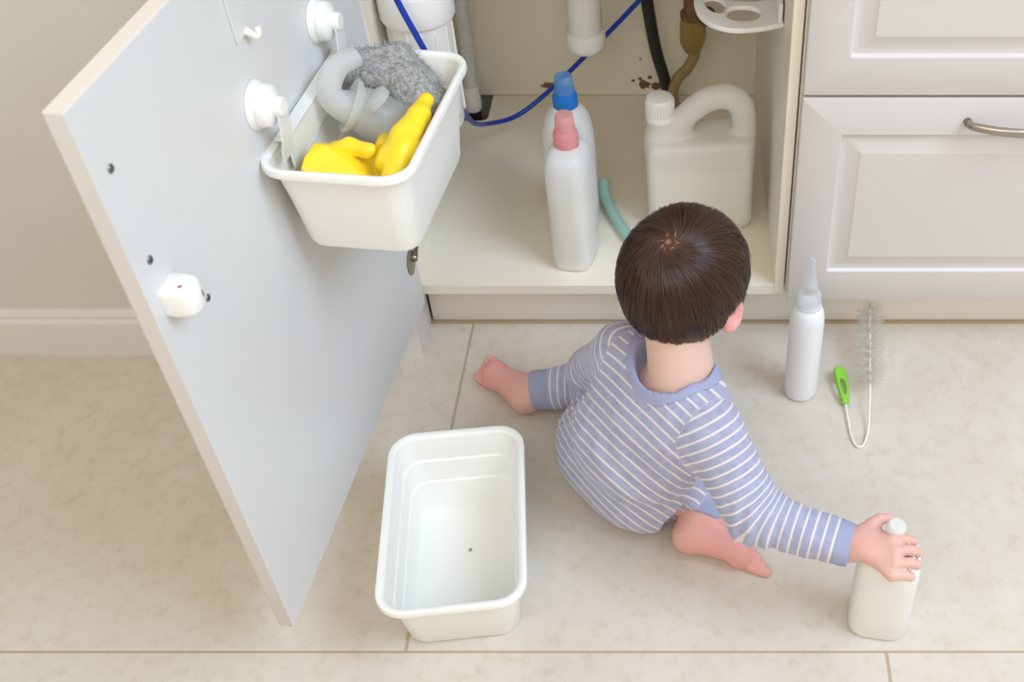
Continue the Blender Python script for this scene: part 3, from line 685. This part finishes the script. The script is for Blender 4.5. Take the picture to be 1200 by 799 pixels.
# ears
for s in (-1, 1):
    eR = np.stack([hR * s * .92 - hF * .38, hF * .92 + hR * s * .38, hU])
    ec = hp(s * .0690, -.004, -.030)
    f.ell(ec, eR, (.0095, .0155, .0235), .006)
    f.ell(ec + eR[0] * .0075 + eR[1] * .001 + hU * .003, eR, (.0062, .0085, .014), .004, True)
# right hand: palm over the bottle top, fingers curling over, thumb on the far side
sk(WrR, A(.198, -.516, .167), .0185, .0185, .01)
pal = A(.2115, -.5225, .1725)
f.ell(pal, np.stack([A(.98, -.02, .05), A(.05, .98, -.1), A(-.05, .1, .99)]), (.0240, .0235, .0150), .012)
kn = [A(.2320, -.5245, .1860), A(.2345, -.5378, .1835), A(.2335, -.5508, .1775), A(.2290, -.5615, .1690)]
fl_ = [1.0, 1.08, 1.02, .86]
for i, k_ in enumerate(kn):
    s = fl_[i]; base = A(.212, -.516 - .0075 * i, .173 - .001 * i)
    pj = k_ + A(.0160, .0005, .0005) * s; dj = pj + A(.0100, .0030, -.0085) * s; tp = dj + A(.0000, .0040, -.0080) * s
    sk(base, k_, .0085, .0074, .008); sk(k_, pj, .0066, .0063, .0008); sk(pj, dj, .0063, .0058, .0008); sk(dj, tp, .0058, .0048, .0008)
sk(A(.202, -.511, .170), A(.2130, -.4980, .1770), .0110, .0088, .010); sk(A(.2130, -.4980, .1770), A(.2230, -.4905, .1800), .0083, .0070, .003); sk(A(.2230, -.4905, .1800), A(.2350, -.4880, .1780), .0068, .0055, .002)
# left hand resting in front
sk(WrL, A(-.062, -.118, .045), .018, .017, .01); f.ell(A(-.052, -.110, .034), np.eye(3), (.022, .020, .013), .010)
for i in range(4): b0 = A(-.045 + .012 * i * .6, -.100 - .009 * i, .032); sk(b0, b0 + A(.016, .014, -.006), .0068, .006, .004); sk(b0 + A(.016, .014, -.006), b0 + A(.022, .020, -.018), .006, .005, .003)
sk(A(-.058, -.102, .034), A(-.056, -.086, .022), .007, .0055, .005)
# feet
def foot(an, heel, ball, toe_c, toe_ax, up, n0, sgn):
    sk(an, heel, .0225, .0215, .012); sk(heel, ball, .0205, .0165, .012); sk(an, ball, .0205, .0140, .015)
    side = toe_ax; sk(ball - side * .010, ball + side * .010, .0145, .0135, .010)
    d = (ball - heel) / np.linalg.norm(ball - heel)
    for i in range(5):
        o = (i - 2) * .0104; ln = (.0220, .0200, .0180, .0155, .0125)[i]; r = (.0078, .0058, .0055, .0052, .0049)[i]
        b0 = ball + side * o + d * .008; e0 = b0 + d * ln + A(0, 0, -.001)
        sk(b0, e0, r * .92, r, .0012)
foot(AnL, A(-.2440, -.1490, .024), A(-.2960, -.1010, .026), None, A(.30, .37, .88) / np.linalg.norm(A(.30, .37, .88)) * 1, None, None, 1)
foot(AnR, A(.0000, -.4000, .025), A(.0640, -.4190, .0190), None, A(-.34, .66, .52) / np.linalg.norm(A(-.34, .66, .52)) * 1, None, None, 1)
f.F = np.maximum(f.F, -np.broadcast_to((f.lo[2] + H_ * np.arange(f.n[2])).astype(np.float32) - .0012, f.F.shape))
V, Q = f.mesh()
rosy = np.zeros(len(V))
for c, r in ((pal, .05), (A(.24, -.51, .17), .04), (A(-.285, -.11, .02), .07), (A(.05, -.41, .02), .085), (hp(.072, -.004, -.03), .03)):
    d = np.linalg.norm(V - c, axis=1); rosy = np.maximum(rosy, np.clip(1.4 - d / r, 0, 1) * (.62 if c[0] > .15 else 1))
def skin_mat():
    m = bpy.data.materials.new('skin'); m.use_nodes = True; nt = m.node_tree; b = nt.nodes['Principled BSDF']
    at = nt.nodes.new('ShaderNodeAttribute'); at.attribute_name = 'rosy'
    n = nt.nodes.new('ShaderNodeTexNoise'); n.inputs['Scale'].default_value = 55; tc = nt.nodes.new('ShaderNodeTexCoord'); nt.links.new(tc.outputs['Object'], n.inputs['Vector'])
    ad = nt.nodes.new('ShaderNodeMath'); ad.operation = 'MULTIPLY_ADD'; ad.inputs[1].default_value = .35; ad.inputs[2].default_value = -.17; nt.links.new(n.outputs['Fac'], ad.inputs[0])
    a2 = nt.nodes.new('ShaderNodeMath'); a2.operation = 'ADD'; a2.use_clamp = True; nt.links.new(at.outputs['Fac'], a2.inputs[0]); nt.links.new(ad.outputs[0], a2.inputs[1])
    mx = nt.nodes.new('ShaderNodeMix'); mx.data_type = 'RGBA'; mx.inputs[6].default_value = srgb(222, 188, 172); mx.inputs[7].default_value = srgb(226, 164, 157)
    nt.links.new(a2.outputs[0], mx.inputs[0]); nt.links.new(mx.outputs[2], b.inputs['Base Color'])
    b.inputs['Roughness'].default_value = .5; b.inputs['Subsurface Weight'].default_value = .25; b.inputs['Subsurface Radius'].default_value = (1, .35, .2); b.inputs['Subsurface Scale'].default_value = .006
    return m
M['skin'] = skin_mat()
person = mk('person', V, Q, M['skin'])
at = person.data.attributes.new('rosy', 'FLOAT', 'POINT'); at.data.foreach_set('value', rosy.astype(np.float32))
tag(person, 'barefoot toddler in striped blue pyjamas sitting on the floor and gripping a white bottle', 'person')
for s in (-1, 1):
    V_, F_ = lathe([(.0005, -.0095)] + [(.0095 * math.sin(math.radians(t)), -.0095 * math.cos(math.radians(t))) for t in range(15, 166, 15)] + [(.0005, .0095)], 20)
    ec = hp(s * .027, .0600, -.020); ey = mk('eye', V_ + ec, F_, M['eye'], person)
    V_, F_ = lathe([(.0048, 0), (.0042, .0008), (.0005, .0012)], 18); V_ = np.array([ec + hR * p[0] + hU * p[1] + hF * (.0082 + p[2]) for p in V_]); mk('iris', V_, F_, M['iris'], ey)

# --- pyjamas
f = Field((-.270, -.570, -.004), (.215, -.075, .315), H_)
def cl(a, b, ra, rb, k=.018): f.cone(a, b, ra, rb, k)
cl(P - lat * .032, P + lat * .028, .072, .072); cl(P, Mid, .074, .071, .03); cl(P - lat * .03, Mid - lat * .022, .066, .060, .03); cl(P + lat * .03, Mid + lat * .02, .066, .062, .03)
cl(Mid, Ch, .073, .060, .03); cl(Mid - lat * .02, Ch - lat * .045, .062, .050, .03); cl(Mid + lat * .02, Ch + lat * .045, .062, .050, .03); cl(Ch - lat * .045, Ch + lat * .045, .052, .052, .03)
cl(ShL + lat * .01, ShR - lat * .01, .036, .036, .025); cl(Ch, NB, .058, .046, .03)
cl(P + A(.0, -.0, -.006) - fwd * .008 - lat * .03, P + A(0, 0, -.006) - fwd * .008 + lat * .025, .066, .066, .02)
TORSO = [(P - A(0, 0, .03), P), (P, Mid), (Mid, Ch), (Ch, NB), (NB, NB + (NB - Ch))]
cl(ShR, ElR, .0385, .0345, .016); cl(ElR, WrR, .0340, .0258, .014)
cl(ShL, ElL, .0380, .0340, .016); cl(ElL, WrL, .0330, .0250, .014)
cl(HipL, KnL, .062, .046, .02); cl(KnL, AnL, .0440, .0285, .014)
cl(HipR, KnR, .062, .046, .02); cl(KnR, AnR, .0420, .0290, .014)
# cut cuffs flat and open the neck
def halfcut(a, b, back):
    d = (b - a) / np.linalg.norm(b - a); e = b + d * back
    lo, hi = b - .035 - .02, b + .075; lo, hi = np.minimum(b, b + d * .07) - .042, np.maximum(b, b + d * .07) + .042
    f.apply(lambda Pp: np.where(np.linalg.norm(Pp - e, axis=-1) < .055, -((Pp - e) @ d), .05), lo, hi, 0, True)
for a, b, bk in ((ElR, WrR, .004), (ElL, WrL, .002), (KnL, AnL, .004), (KnR, AnR, .004)): halfcut(a, b, bk)
nk = (hp(0, -.02, -.035) - NB); nk /= np.linalg.norm(nk); nc = NB + nk * .002
# neck opening
f.cone(NB - nk * .018 - fwd * .004, NB + nk * .05 - fwd * .004, .0385, .054, .004, True)
idx = np.stack(np.meshgrid(*[(f.lo[i] + H_ * np.arange(f.n[i])).astype(np.float32) for i in range(3)], indexing='ij'), -1)
near = np.abs(f.F) < .02
Pn = idx[near]; del idx
dsp = .0030 * wob(Pn, 58, 11) + .0013 * wob(Pn, 135, 12)
# gathered folds: elbow, armpits, waist
def folds(c, r, axis, wl, amp, ph=0):
    global dsp
    d = np.linalg.norm(Pn - c, axis=1); axis = axis / np.linalg.norm(axis); o = .012 * wob(Pn, 40, 21)
    dsp = dsp + amp * np.exp(-(d / r) ** 2) * np.sin(((Pn @ axis) + o) * 2 * math.pi / wl + ph)
folds(ElR + A(-.005, -.01, 0), .045, WrR - ElR + A(.02, .02, 0), .019, .0024); folds(.5 * (ElR + WrR), .035, WrR - ElR, .021, .0014, 1)
folds(ShR + A(-.02, .0, -.05), .04, A(.4, -.3, .8), .02, .0022); folds(ShL + A(-.01, .03, -.04), .05, A(-.5, .4, .6), .022, .0024)
folds(P - lat * .06 + A(0, 0, .05), .06, A(.5, -.45, .72), .024, .0026, .5); folds(P + lat * .05 + A(0, 0, .06), .05, A(.2, .3, .9), .024, .0022, 2)
folds(Mid - lat * .055 + A(0, 0, -.01), .06, lat + A(0, 0, .35), .030, .0034, .8); folds(Mid + lat * .035 - fwd * .05, .05, lat + A(0, 0, .9), .032, .0022, 0)
folds(AnL + A(.04, 0, .0), .04, A(1, .2, 0), .02, .0012)
f.F[near] += dsp.astype(np.float32)
f.F = np.maximum(f.F, -np.broadcast_to((f.lo[2] + H_ * np.arange(f.n[2])).astype(np.float32) - .0014, f.F.shape))
V, Q = f.mesh()
# stripe coordinate: metres along whichever limb or the spine is nearest
def chain(segs):
    best = np.full(len(V), 9.); s_ = np.zeros(len(V)); acc = 0
    for n_, (a, b, ra, rb) in enumerate(segs):
        ab = b - a; L_ = np.linalg.norm(ab); t = ((V - a) @ ab) / L_ ** 2; tc = np.clip(t, 0, 1)
        if n_ == 0: tc = np.minimum(t, 1)
        d = np.linalg.norm(V - a - np.clip(tc, 0, 1)[:, None] * ab, axis=1) - (ra + (rb - ra) * np.clip(tc, 0, 1))
        tt = t if n_ in (0, len(segs) - 1) else tc
        if n_ == 0: tt = np.minimum(t, 1)
        if n_ == len(segs) - 1: tt = np.maximum(t, 0)
        m_ = d < best; best = np.where(m_, d, best); s_ = np.where(m_, acc + tt * L_, s_); acc += L_
    return best, s_, acc
spine = np.stack([P - A(0, 0, .07), P, Mid, Ch, NB + (NB - Ch) * .6])
# torso: smooth bent axis -> weighted projection
dirs = [(Mid - P), (Ch - Mid), (NB - Ch)]; dirs = [d / np.linalg.norm(d) for d in dirs]
s1_ = (V - P) @ dirs[0]; L1 = np.linalg.norm(Mid - P); s2_ = L1 + (V - Mid) @ dirs[1]; L2 = L1 + np.linalg.norm(Ch - Mid); s3_ = L2 + (V - Ch) @ dirs[2]
wgt = np.clip((V[:, 2] - .06) / .14, 0, 1)[:, None]
dU = (1 - wgt) * A(.66, .40, .62) + wgt * A(.58, .52, .60); dU /= np.linalg.norm(dU, axis=1)[:, None]
sag = ((V - P) @ lat); sT = ((V - Mid) * dU).sum(1) + .35 * sag ** 2
dT = np.minimum.reduce([d_cone(V, P - lat * .03, P + lat * .03, .077, .077), d_cone(V, P, Mid, .079, .074), d_cone(V, Mid, Ch, .073, .060), d_cone(V, Ch - lat * .045, Ch + lat * .045, .052, .052), d_cone(V, ShL + lat * .022, ShR - lat * .022, .036, .036)])
cand = [(dT, sT, np.zeros(len(V)))]
for a, b, c, r, tot in ((ShR, ElR, WrR, (.0385, .0345, .0258), 'a'), (ShL, ElL, WrL, (.038, .034, .025), 'a'), (HipL, KnL, AnL, (.062, .046, .0285), 'l'), (HipR, KnR, AnR, (.062, .046, .029), 'l')):
    d = np.minimum(d_cone(V, a, b, r[0], r[1]), d_cone(V, b, c, r[1], r[2]))
    l1, l2 = np.linalg.norm(b - a), np.linalg.norm(c - b); d1, d2 = (b - a) / l1, (c - b) / l2; acc = l1 + l2
    bis = (d1 + d2) / np.linalg.norm(d1 + d2); wj = 1 / (1 + np.exp(-np.clip(((V - b) @ bis) / .008, -30, 30)))
    s = (1 - wj) * ((V - a) @ d1) + wj * (l1 + (V - b) @ d2)
    if tot == 'l': d = d + .018
    else: d = d + .002
    cand.append((d, s + .003, np.clip((s - (acc - (.016 if tot == 'a' else .020))) / .001, 0, 1)))
D_ = np.stack([c[0] for c in cand]); w_ = D_.argmin(0); ar = np.arange(len(V))
S_ = np.stack([c[1] for c in cand])[w_, ar]; C_ = np.stack([c[2] for c in cand])[w_, ar]
def cloth_mat():
    m = bpy.data.materials.new('striped_jersey'); m.use_nodes = True; nt = m.node_tree; b = nt.nodes['Principled BSDF']; L_ = nt.links.new
    def mt(op, a, b_=None, c=None):
        n = nt.nodes.new('ShaderNodeMath'); n.operation = op
        for i, v in enumerate((a, b_, c)):
            if v is None: continue
            if hasattr(v, 'links'): L_(v, n.inputs[i])
            else: n.inputs[i].default_value = v
        return n.outputs[0]
    s = nt.nodes.new('ShaderNodeAttribute'); s.attribute_name = 'stripe'; c = nt.nodes.new('ShaderNodeAttribute'); c.attribute_name = 'cuff'
    fr = mt('FRACT', mt('MULTIPLY', s.outputs['Fac'], 1 / .0120)); d = mt('ABSOLUTE', mt('SUBTRACT', fr, .5))
    mr = nt.nodes.new('ShaderNodeMapRange'); mr.inputs[1].default_value = .085; mr.inputs[2].default_value = .135; mr.inputs[3].default_value = 1; mr.inputs[4].default_value = 0; L_(d, mr.inputs[0])
    msk = mt('MULTIPLY', mr.outputs[0], mt('SUBTRACT', 1, c.outputs['Fac']))
    tc = nt.nodes.new('ShaderNodeTexCoord'); n = nt.nodes.new('ShaderNodeTexNoise'); n.inputs['Scale'].default_value = 90; n.inputs['Detail'].default_value = 4; L_(tc.outputs['Object'], n.inputs['Vector'])
    r = nt.nodes.new('ShaderNodeValToRGB'); r.color_ramp.elements[0].position = .3; r.color_ramp.elements[0].color = srgb(157, 160, 190); r.color_ramp.elements[1].position = .7; r.color_ramp.elements[1].color = srgb(173, 176, 203); L_(n.outputs['Fac'], r.inputs[0])
    mx = nt.nodes.new('ShaderNodeMix'); mx.data_type = 'RGBA'; L_(msk, mx.inputs[0]); L_(r.outputs[0], mx.inputs[6]); mx.inputs[7].default_value = srgb(224, 216, 212); L_(mx.outputs[2], b.inputs['Base Color'])
    b.inputs['Roughness'].default_value = .9; b.inputs['Specular IOR Level'].default_value = .15; b.inputs['Sheen Weight'].default_value = .25
    n2 = nt.nodes.new('ShaderNodeTexNoise'); n2.inputs['Scale'].default_value = 900; L_(tc.outputs['Object'], n2.inputs['Vector'])
    bp = nt.nodes.new('ShaderNodeBump'); bp.inputs['Strength'].default_value = .25; bp.inputs['Distance'].default_value = .001; L_(n2.outputs['Fac'], bp.inputs['Height']); L_(bp.outputs[0], b.inputs['Normal'])
    return m
M['jersey'] = cloth_mat()
M['band'] = mat('blue_rib_knit', (162, 166, 198), .9, spec=.15, bump=.3, bscale=500)
dn = d_cone(V, NB - nk * .018 - fwd * .004, NB + nk * .05 - fwd * .004, .0385, .054)
colr = (dn < .0105) & (w_ == 0) & (((V - NB) @ nk) > -.03)
lab = np.where(C_ > .5, w_, 0); lab[colr] = 9                     # 1..4 = cuffs, 9 = collar
fl4 = lab[Q]; same = (fl4 == fl4[:, :1]).all(1); flab = np.where(same, fl4[:, 0], 0)
e1 = V[Q[:, 1]] - V[Q[:, 0]]; e2 = V[Q[:, 3]] - V[Q[:, 0]]; fn = np.cross(e1, e2); vn = np.zeros_like(V)
for c4 in range(4): np.add.at(vn, Q[:, c4], fn)
vn /= np.maximum(np.linalg.norm(vn, axis=1)[:, None], 1e-12)
keep = flab == 0; used = np.unique(Q[keep]); mp = np.full(len(V), -1); mp[used] = np.arange(len(used))
pj = mk('pyjamas', V[used], mp[Q[keep]], M['jersey'], person); pj['label'] = 'blue pyjamas with thin white stripes'
for nme, arr in (('stripe', S_), ('cuff', np.zeros(len(V)))):
    at = pj.data.attributes.new(nme, 'FLOAT', 'POINT'); at.data.foreach_set('value', arr[used].astype(np.float32))
for k9, nm9 in ((9, 'collar'), (1, 'cuff'), (2, 'cuff'), (3, 'cuff'), (4, 'cuff')):
    q9 = Q[flab == k9]
    if len(q9) == 0: continue
    us = np.unique(q9); mp = np.full(len(V), -1); mp[us] = np.arange(len(us))
    mk(nm9, V[us] + vn[us] * (.0009 if k9 == 9 else .0003), mp[q9], M['band'], pj)

# --- hair: close cap plus real strands flowing out of the crown whorl
fh = Field(Hd - .11, Hd + .11, .0025)
hair_r = np.array((.0715, .0850, .0785))
fh.ell(Hd + hU * .001, HR, tuple(hair_r), 0)
def hairline(r, ff):
    """lowest u of the hair at azimuth"""
    az = np.degrees(np.arctan2(np.abs(r), -ff))      # 0 = back, 90 = side, 180 = front
    return np.interp(az, [0, 40, 62, 78, 92, 108, 122, 150, 180], [-.080, -.076, -.060, -.024, -.004, -.020, .004, .022, .028])
q = fh.region(Hd - .11, Hd + .11)[1]; loc_ = (q - Hd) @ HR.T
fh.F = smax(fh.F, (hairline(loc_[..., 0], loc_[..., 1]) + .004 - loc_[..., 2]).astype(np.float32) * .8, .006)
V, Q = fh.mesh()
def hair_mat():
    m = bpy.data.materials.new('brown_hair'); m.use_nodes = True; nt = m.node_tree; b = nt.nodes['Principled BSDF']
    at = nt.nodes.new('ShaderNodeAttribute'); at.attribute_name = 'tone'
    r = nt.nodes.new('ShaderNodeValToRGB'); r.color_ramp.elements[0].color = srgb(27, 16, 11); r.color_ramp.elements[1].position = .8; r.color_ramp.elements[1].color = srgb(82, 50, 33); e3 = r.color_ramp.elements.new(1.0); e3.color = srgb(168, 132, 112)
    nt.links.new(at.outputs['Fac'], r.inputs[0]); nt.links.new(r.outputs[0], b.inputs['Base Color']); b.inputs['Roughness'].default_value = .34; b.inputs['Specular IOR Level'].default_value = .42
    return m
M['hair'] = hair_mat()
hair = mk('hair', V, Q, M['hair'], person); wp = Hd + (np.array((-.02, -.69, .72)) * hair_r) @ HR; tn_ = np.clip(1.02 - np.linalg.norm(V - wp, axis=1) / .02, .25, .96)  # pale scalp and a soft highlight painted into the cap tone at the whorl
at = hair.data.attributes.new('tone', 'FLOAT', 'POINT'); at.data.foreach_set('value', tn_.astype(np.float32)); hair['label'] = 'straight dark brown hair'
N, ST = 14000, 12
W = np.array((-.02, -.69, .72)); W /= np.linalg.norm(W)
u = rng.normal(size=(N * 3, 3)); u /= np.linalg.norm(u, axis=1)[:, None]
# more roots around the crown
k_ = N // 4; uw = W + rng.normal(size=(k_, 3)) * .35; uw /= np.linalg.norm(uw, axis=1)[:, None]; u = np.concatenate([uw, u])
x = u * hair_r; ok = x[:, 2] > hairline(x[:, 0], x[:, 1]) + .012; u = u[ok][:N]; N = len(u)
grav = HR @ np.array((0, 0, -1.0)); back = HR @ np.array((0, -.3, -.95))
pts = np.zeros((N, ST, 3)); p = u.copy(); length = rng.uniform(.055, .085, N); lift = rng.uniform(1.0, 1.05, N); alive = np.ones(N, bool)
jit = rng.normal(size=(N, 3)) * .05; clump = np.stack([np.sin(9 * u[:, 0] + 5 * u[:, 2]), np.sin(8 * u[:, 1] + 4), np.sin(9 * u[:, 2] + 7 * u[:, 0])], 1) * .16
azm = np.arctan2((u - W) @ np.array((1, 0, 0)), (u - W) @ np.array((0, .72, .69)))
relief = np.sin(7 * azm + 3 * u[:, 2]) * .6 + np.sin(17 * azm + 5 * u[:, 1] + 1) * .5 + np.sin(31 * azm + 2) * .3
for s in range(ST):
    tt = s / (ST - 1)
    sc_ = (.996 + .034 * np.sin(tt * 2.2)) * (1 + (lift - 1) * tt)
    pts[:, s] = p * hair_r * (sc_ + tt * .022 * relief)[:, None]
    away = p - W; away -= (away * p).sum(1)[:, None] * p; dist = np.linalg.norm(away, axis=1)[:, None]; away /= np.maximum(dist, 1e-4)
    swirl = np.cross(p, away); a_ = .75 * np.exp(-(dist / .55) ** 2)
    gr = np.broadcast_to(grav, p.shape); gr = gr - (gr * p).sum(1)[:, None] * p
    d = away + swirl * a_ + .9 * gr * np.clip((.55 - p[:, 2:3]) * 1.2, 0, 1) + jit + clump
    d -= (d * p).sum(1)[:, None] * p; d /= np.linalg.norm(d, axis=1)[:, None]
    stp = (length / (ST - 1) / .078)[:, None]
    pn = p + d * stp; pn /= np.linalg.norm(pn, axis=1)[:, None]; xx = pn * hair_r
    alive &= xx[:, 2] > hairline(xx[:, 0], xx[:, 1]) - .007 + .012 * np.sin(np.arange(N) * 12.9898) * np.sin(23 * azm + 3)
    p = np.where(alive[:, None], pn, p)
world = Hd + pts @ HR
rad = .00046
tan_ = np.gradient(pts, axis=1) @ HR; tn = np.linalg.norm(tan_, axis=2, keepdims=True); tan_ = tan_ / np.maximum(tn, 1e-9)
nrm = (pts / hair_r) @ HR; nrm /= np.linalg.norm(nrm, axis=2, keepdims=True)
sd = np.cross(tan_, nrm); sd /= np.maximum(np.linalg.norm(sd, axis=2, keepdims=True), 1e-6)
taper = (np.linspace(1, .35, ST) ** .8)[None, :, None] * rad
VV = np.stack([world + sd * taper * 1.3, world + nrm * taper, world - sd * taper * 1.3], 2).reshape(-1, 3)
b0 = (np.arange(N) * ST * 3)[:, None, None] + (np.arange(ST - 1) * 3)[None, :, None]
FQ = np.concatenate([np.stack([b0 + i, b0 + j, b0 + 3 + j, b0 + 3 + i], -1).reshape(-1, 4) for i, j in ((0, 1), (1, 2))])
me = bpy.data.meshes.new('hair_strands'); c = world.reshape(-1, 3).mean(0)
me.vertices.add(len(VV)); me.vertices.foreach_set('co', (VV - c).ravel().astype(np.float32)); me.loops.add(FQ.size); me.loops.foreach_set('vertex_index', FQ.ravel().astype(np.int32))
me.polygons.add(len(FQ)); me.polygons.foreach_set('loop_start', (np.arange(len(FQ)) * 4).astype(np.int32)); me.polygons.foreach_set('use_smooth', np.ones(len(FQ), bool)); me.update(); me.validate()
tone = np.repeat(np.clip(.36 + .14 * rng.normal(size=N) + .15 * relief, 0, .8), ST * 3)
wd_ = np.linalg.norm(world.reshape(-1, 3) - wp, axis=1); tone = np.clip(tone + .75 * np.repeat(np.exp(-(wd_ / .011) ** 2), 3), 0, 1)  # strands lightened around the whorl: crown sheen painted into their colour
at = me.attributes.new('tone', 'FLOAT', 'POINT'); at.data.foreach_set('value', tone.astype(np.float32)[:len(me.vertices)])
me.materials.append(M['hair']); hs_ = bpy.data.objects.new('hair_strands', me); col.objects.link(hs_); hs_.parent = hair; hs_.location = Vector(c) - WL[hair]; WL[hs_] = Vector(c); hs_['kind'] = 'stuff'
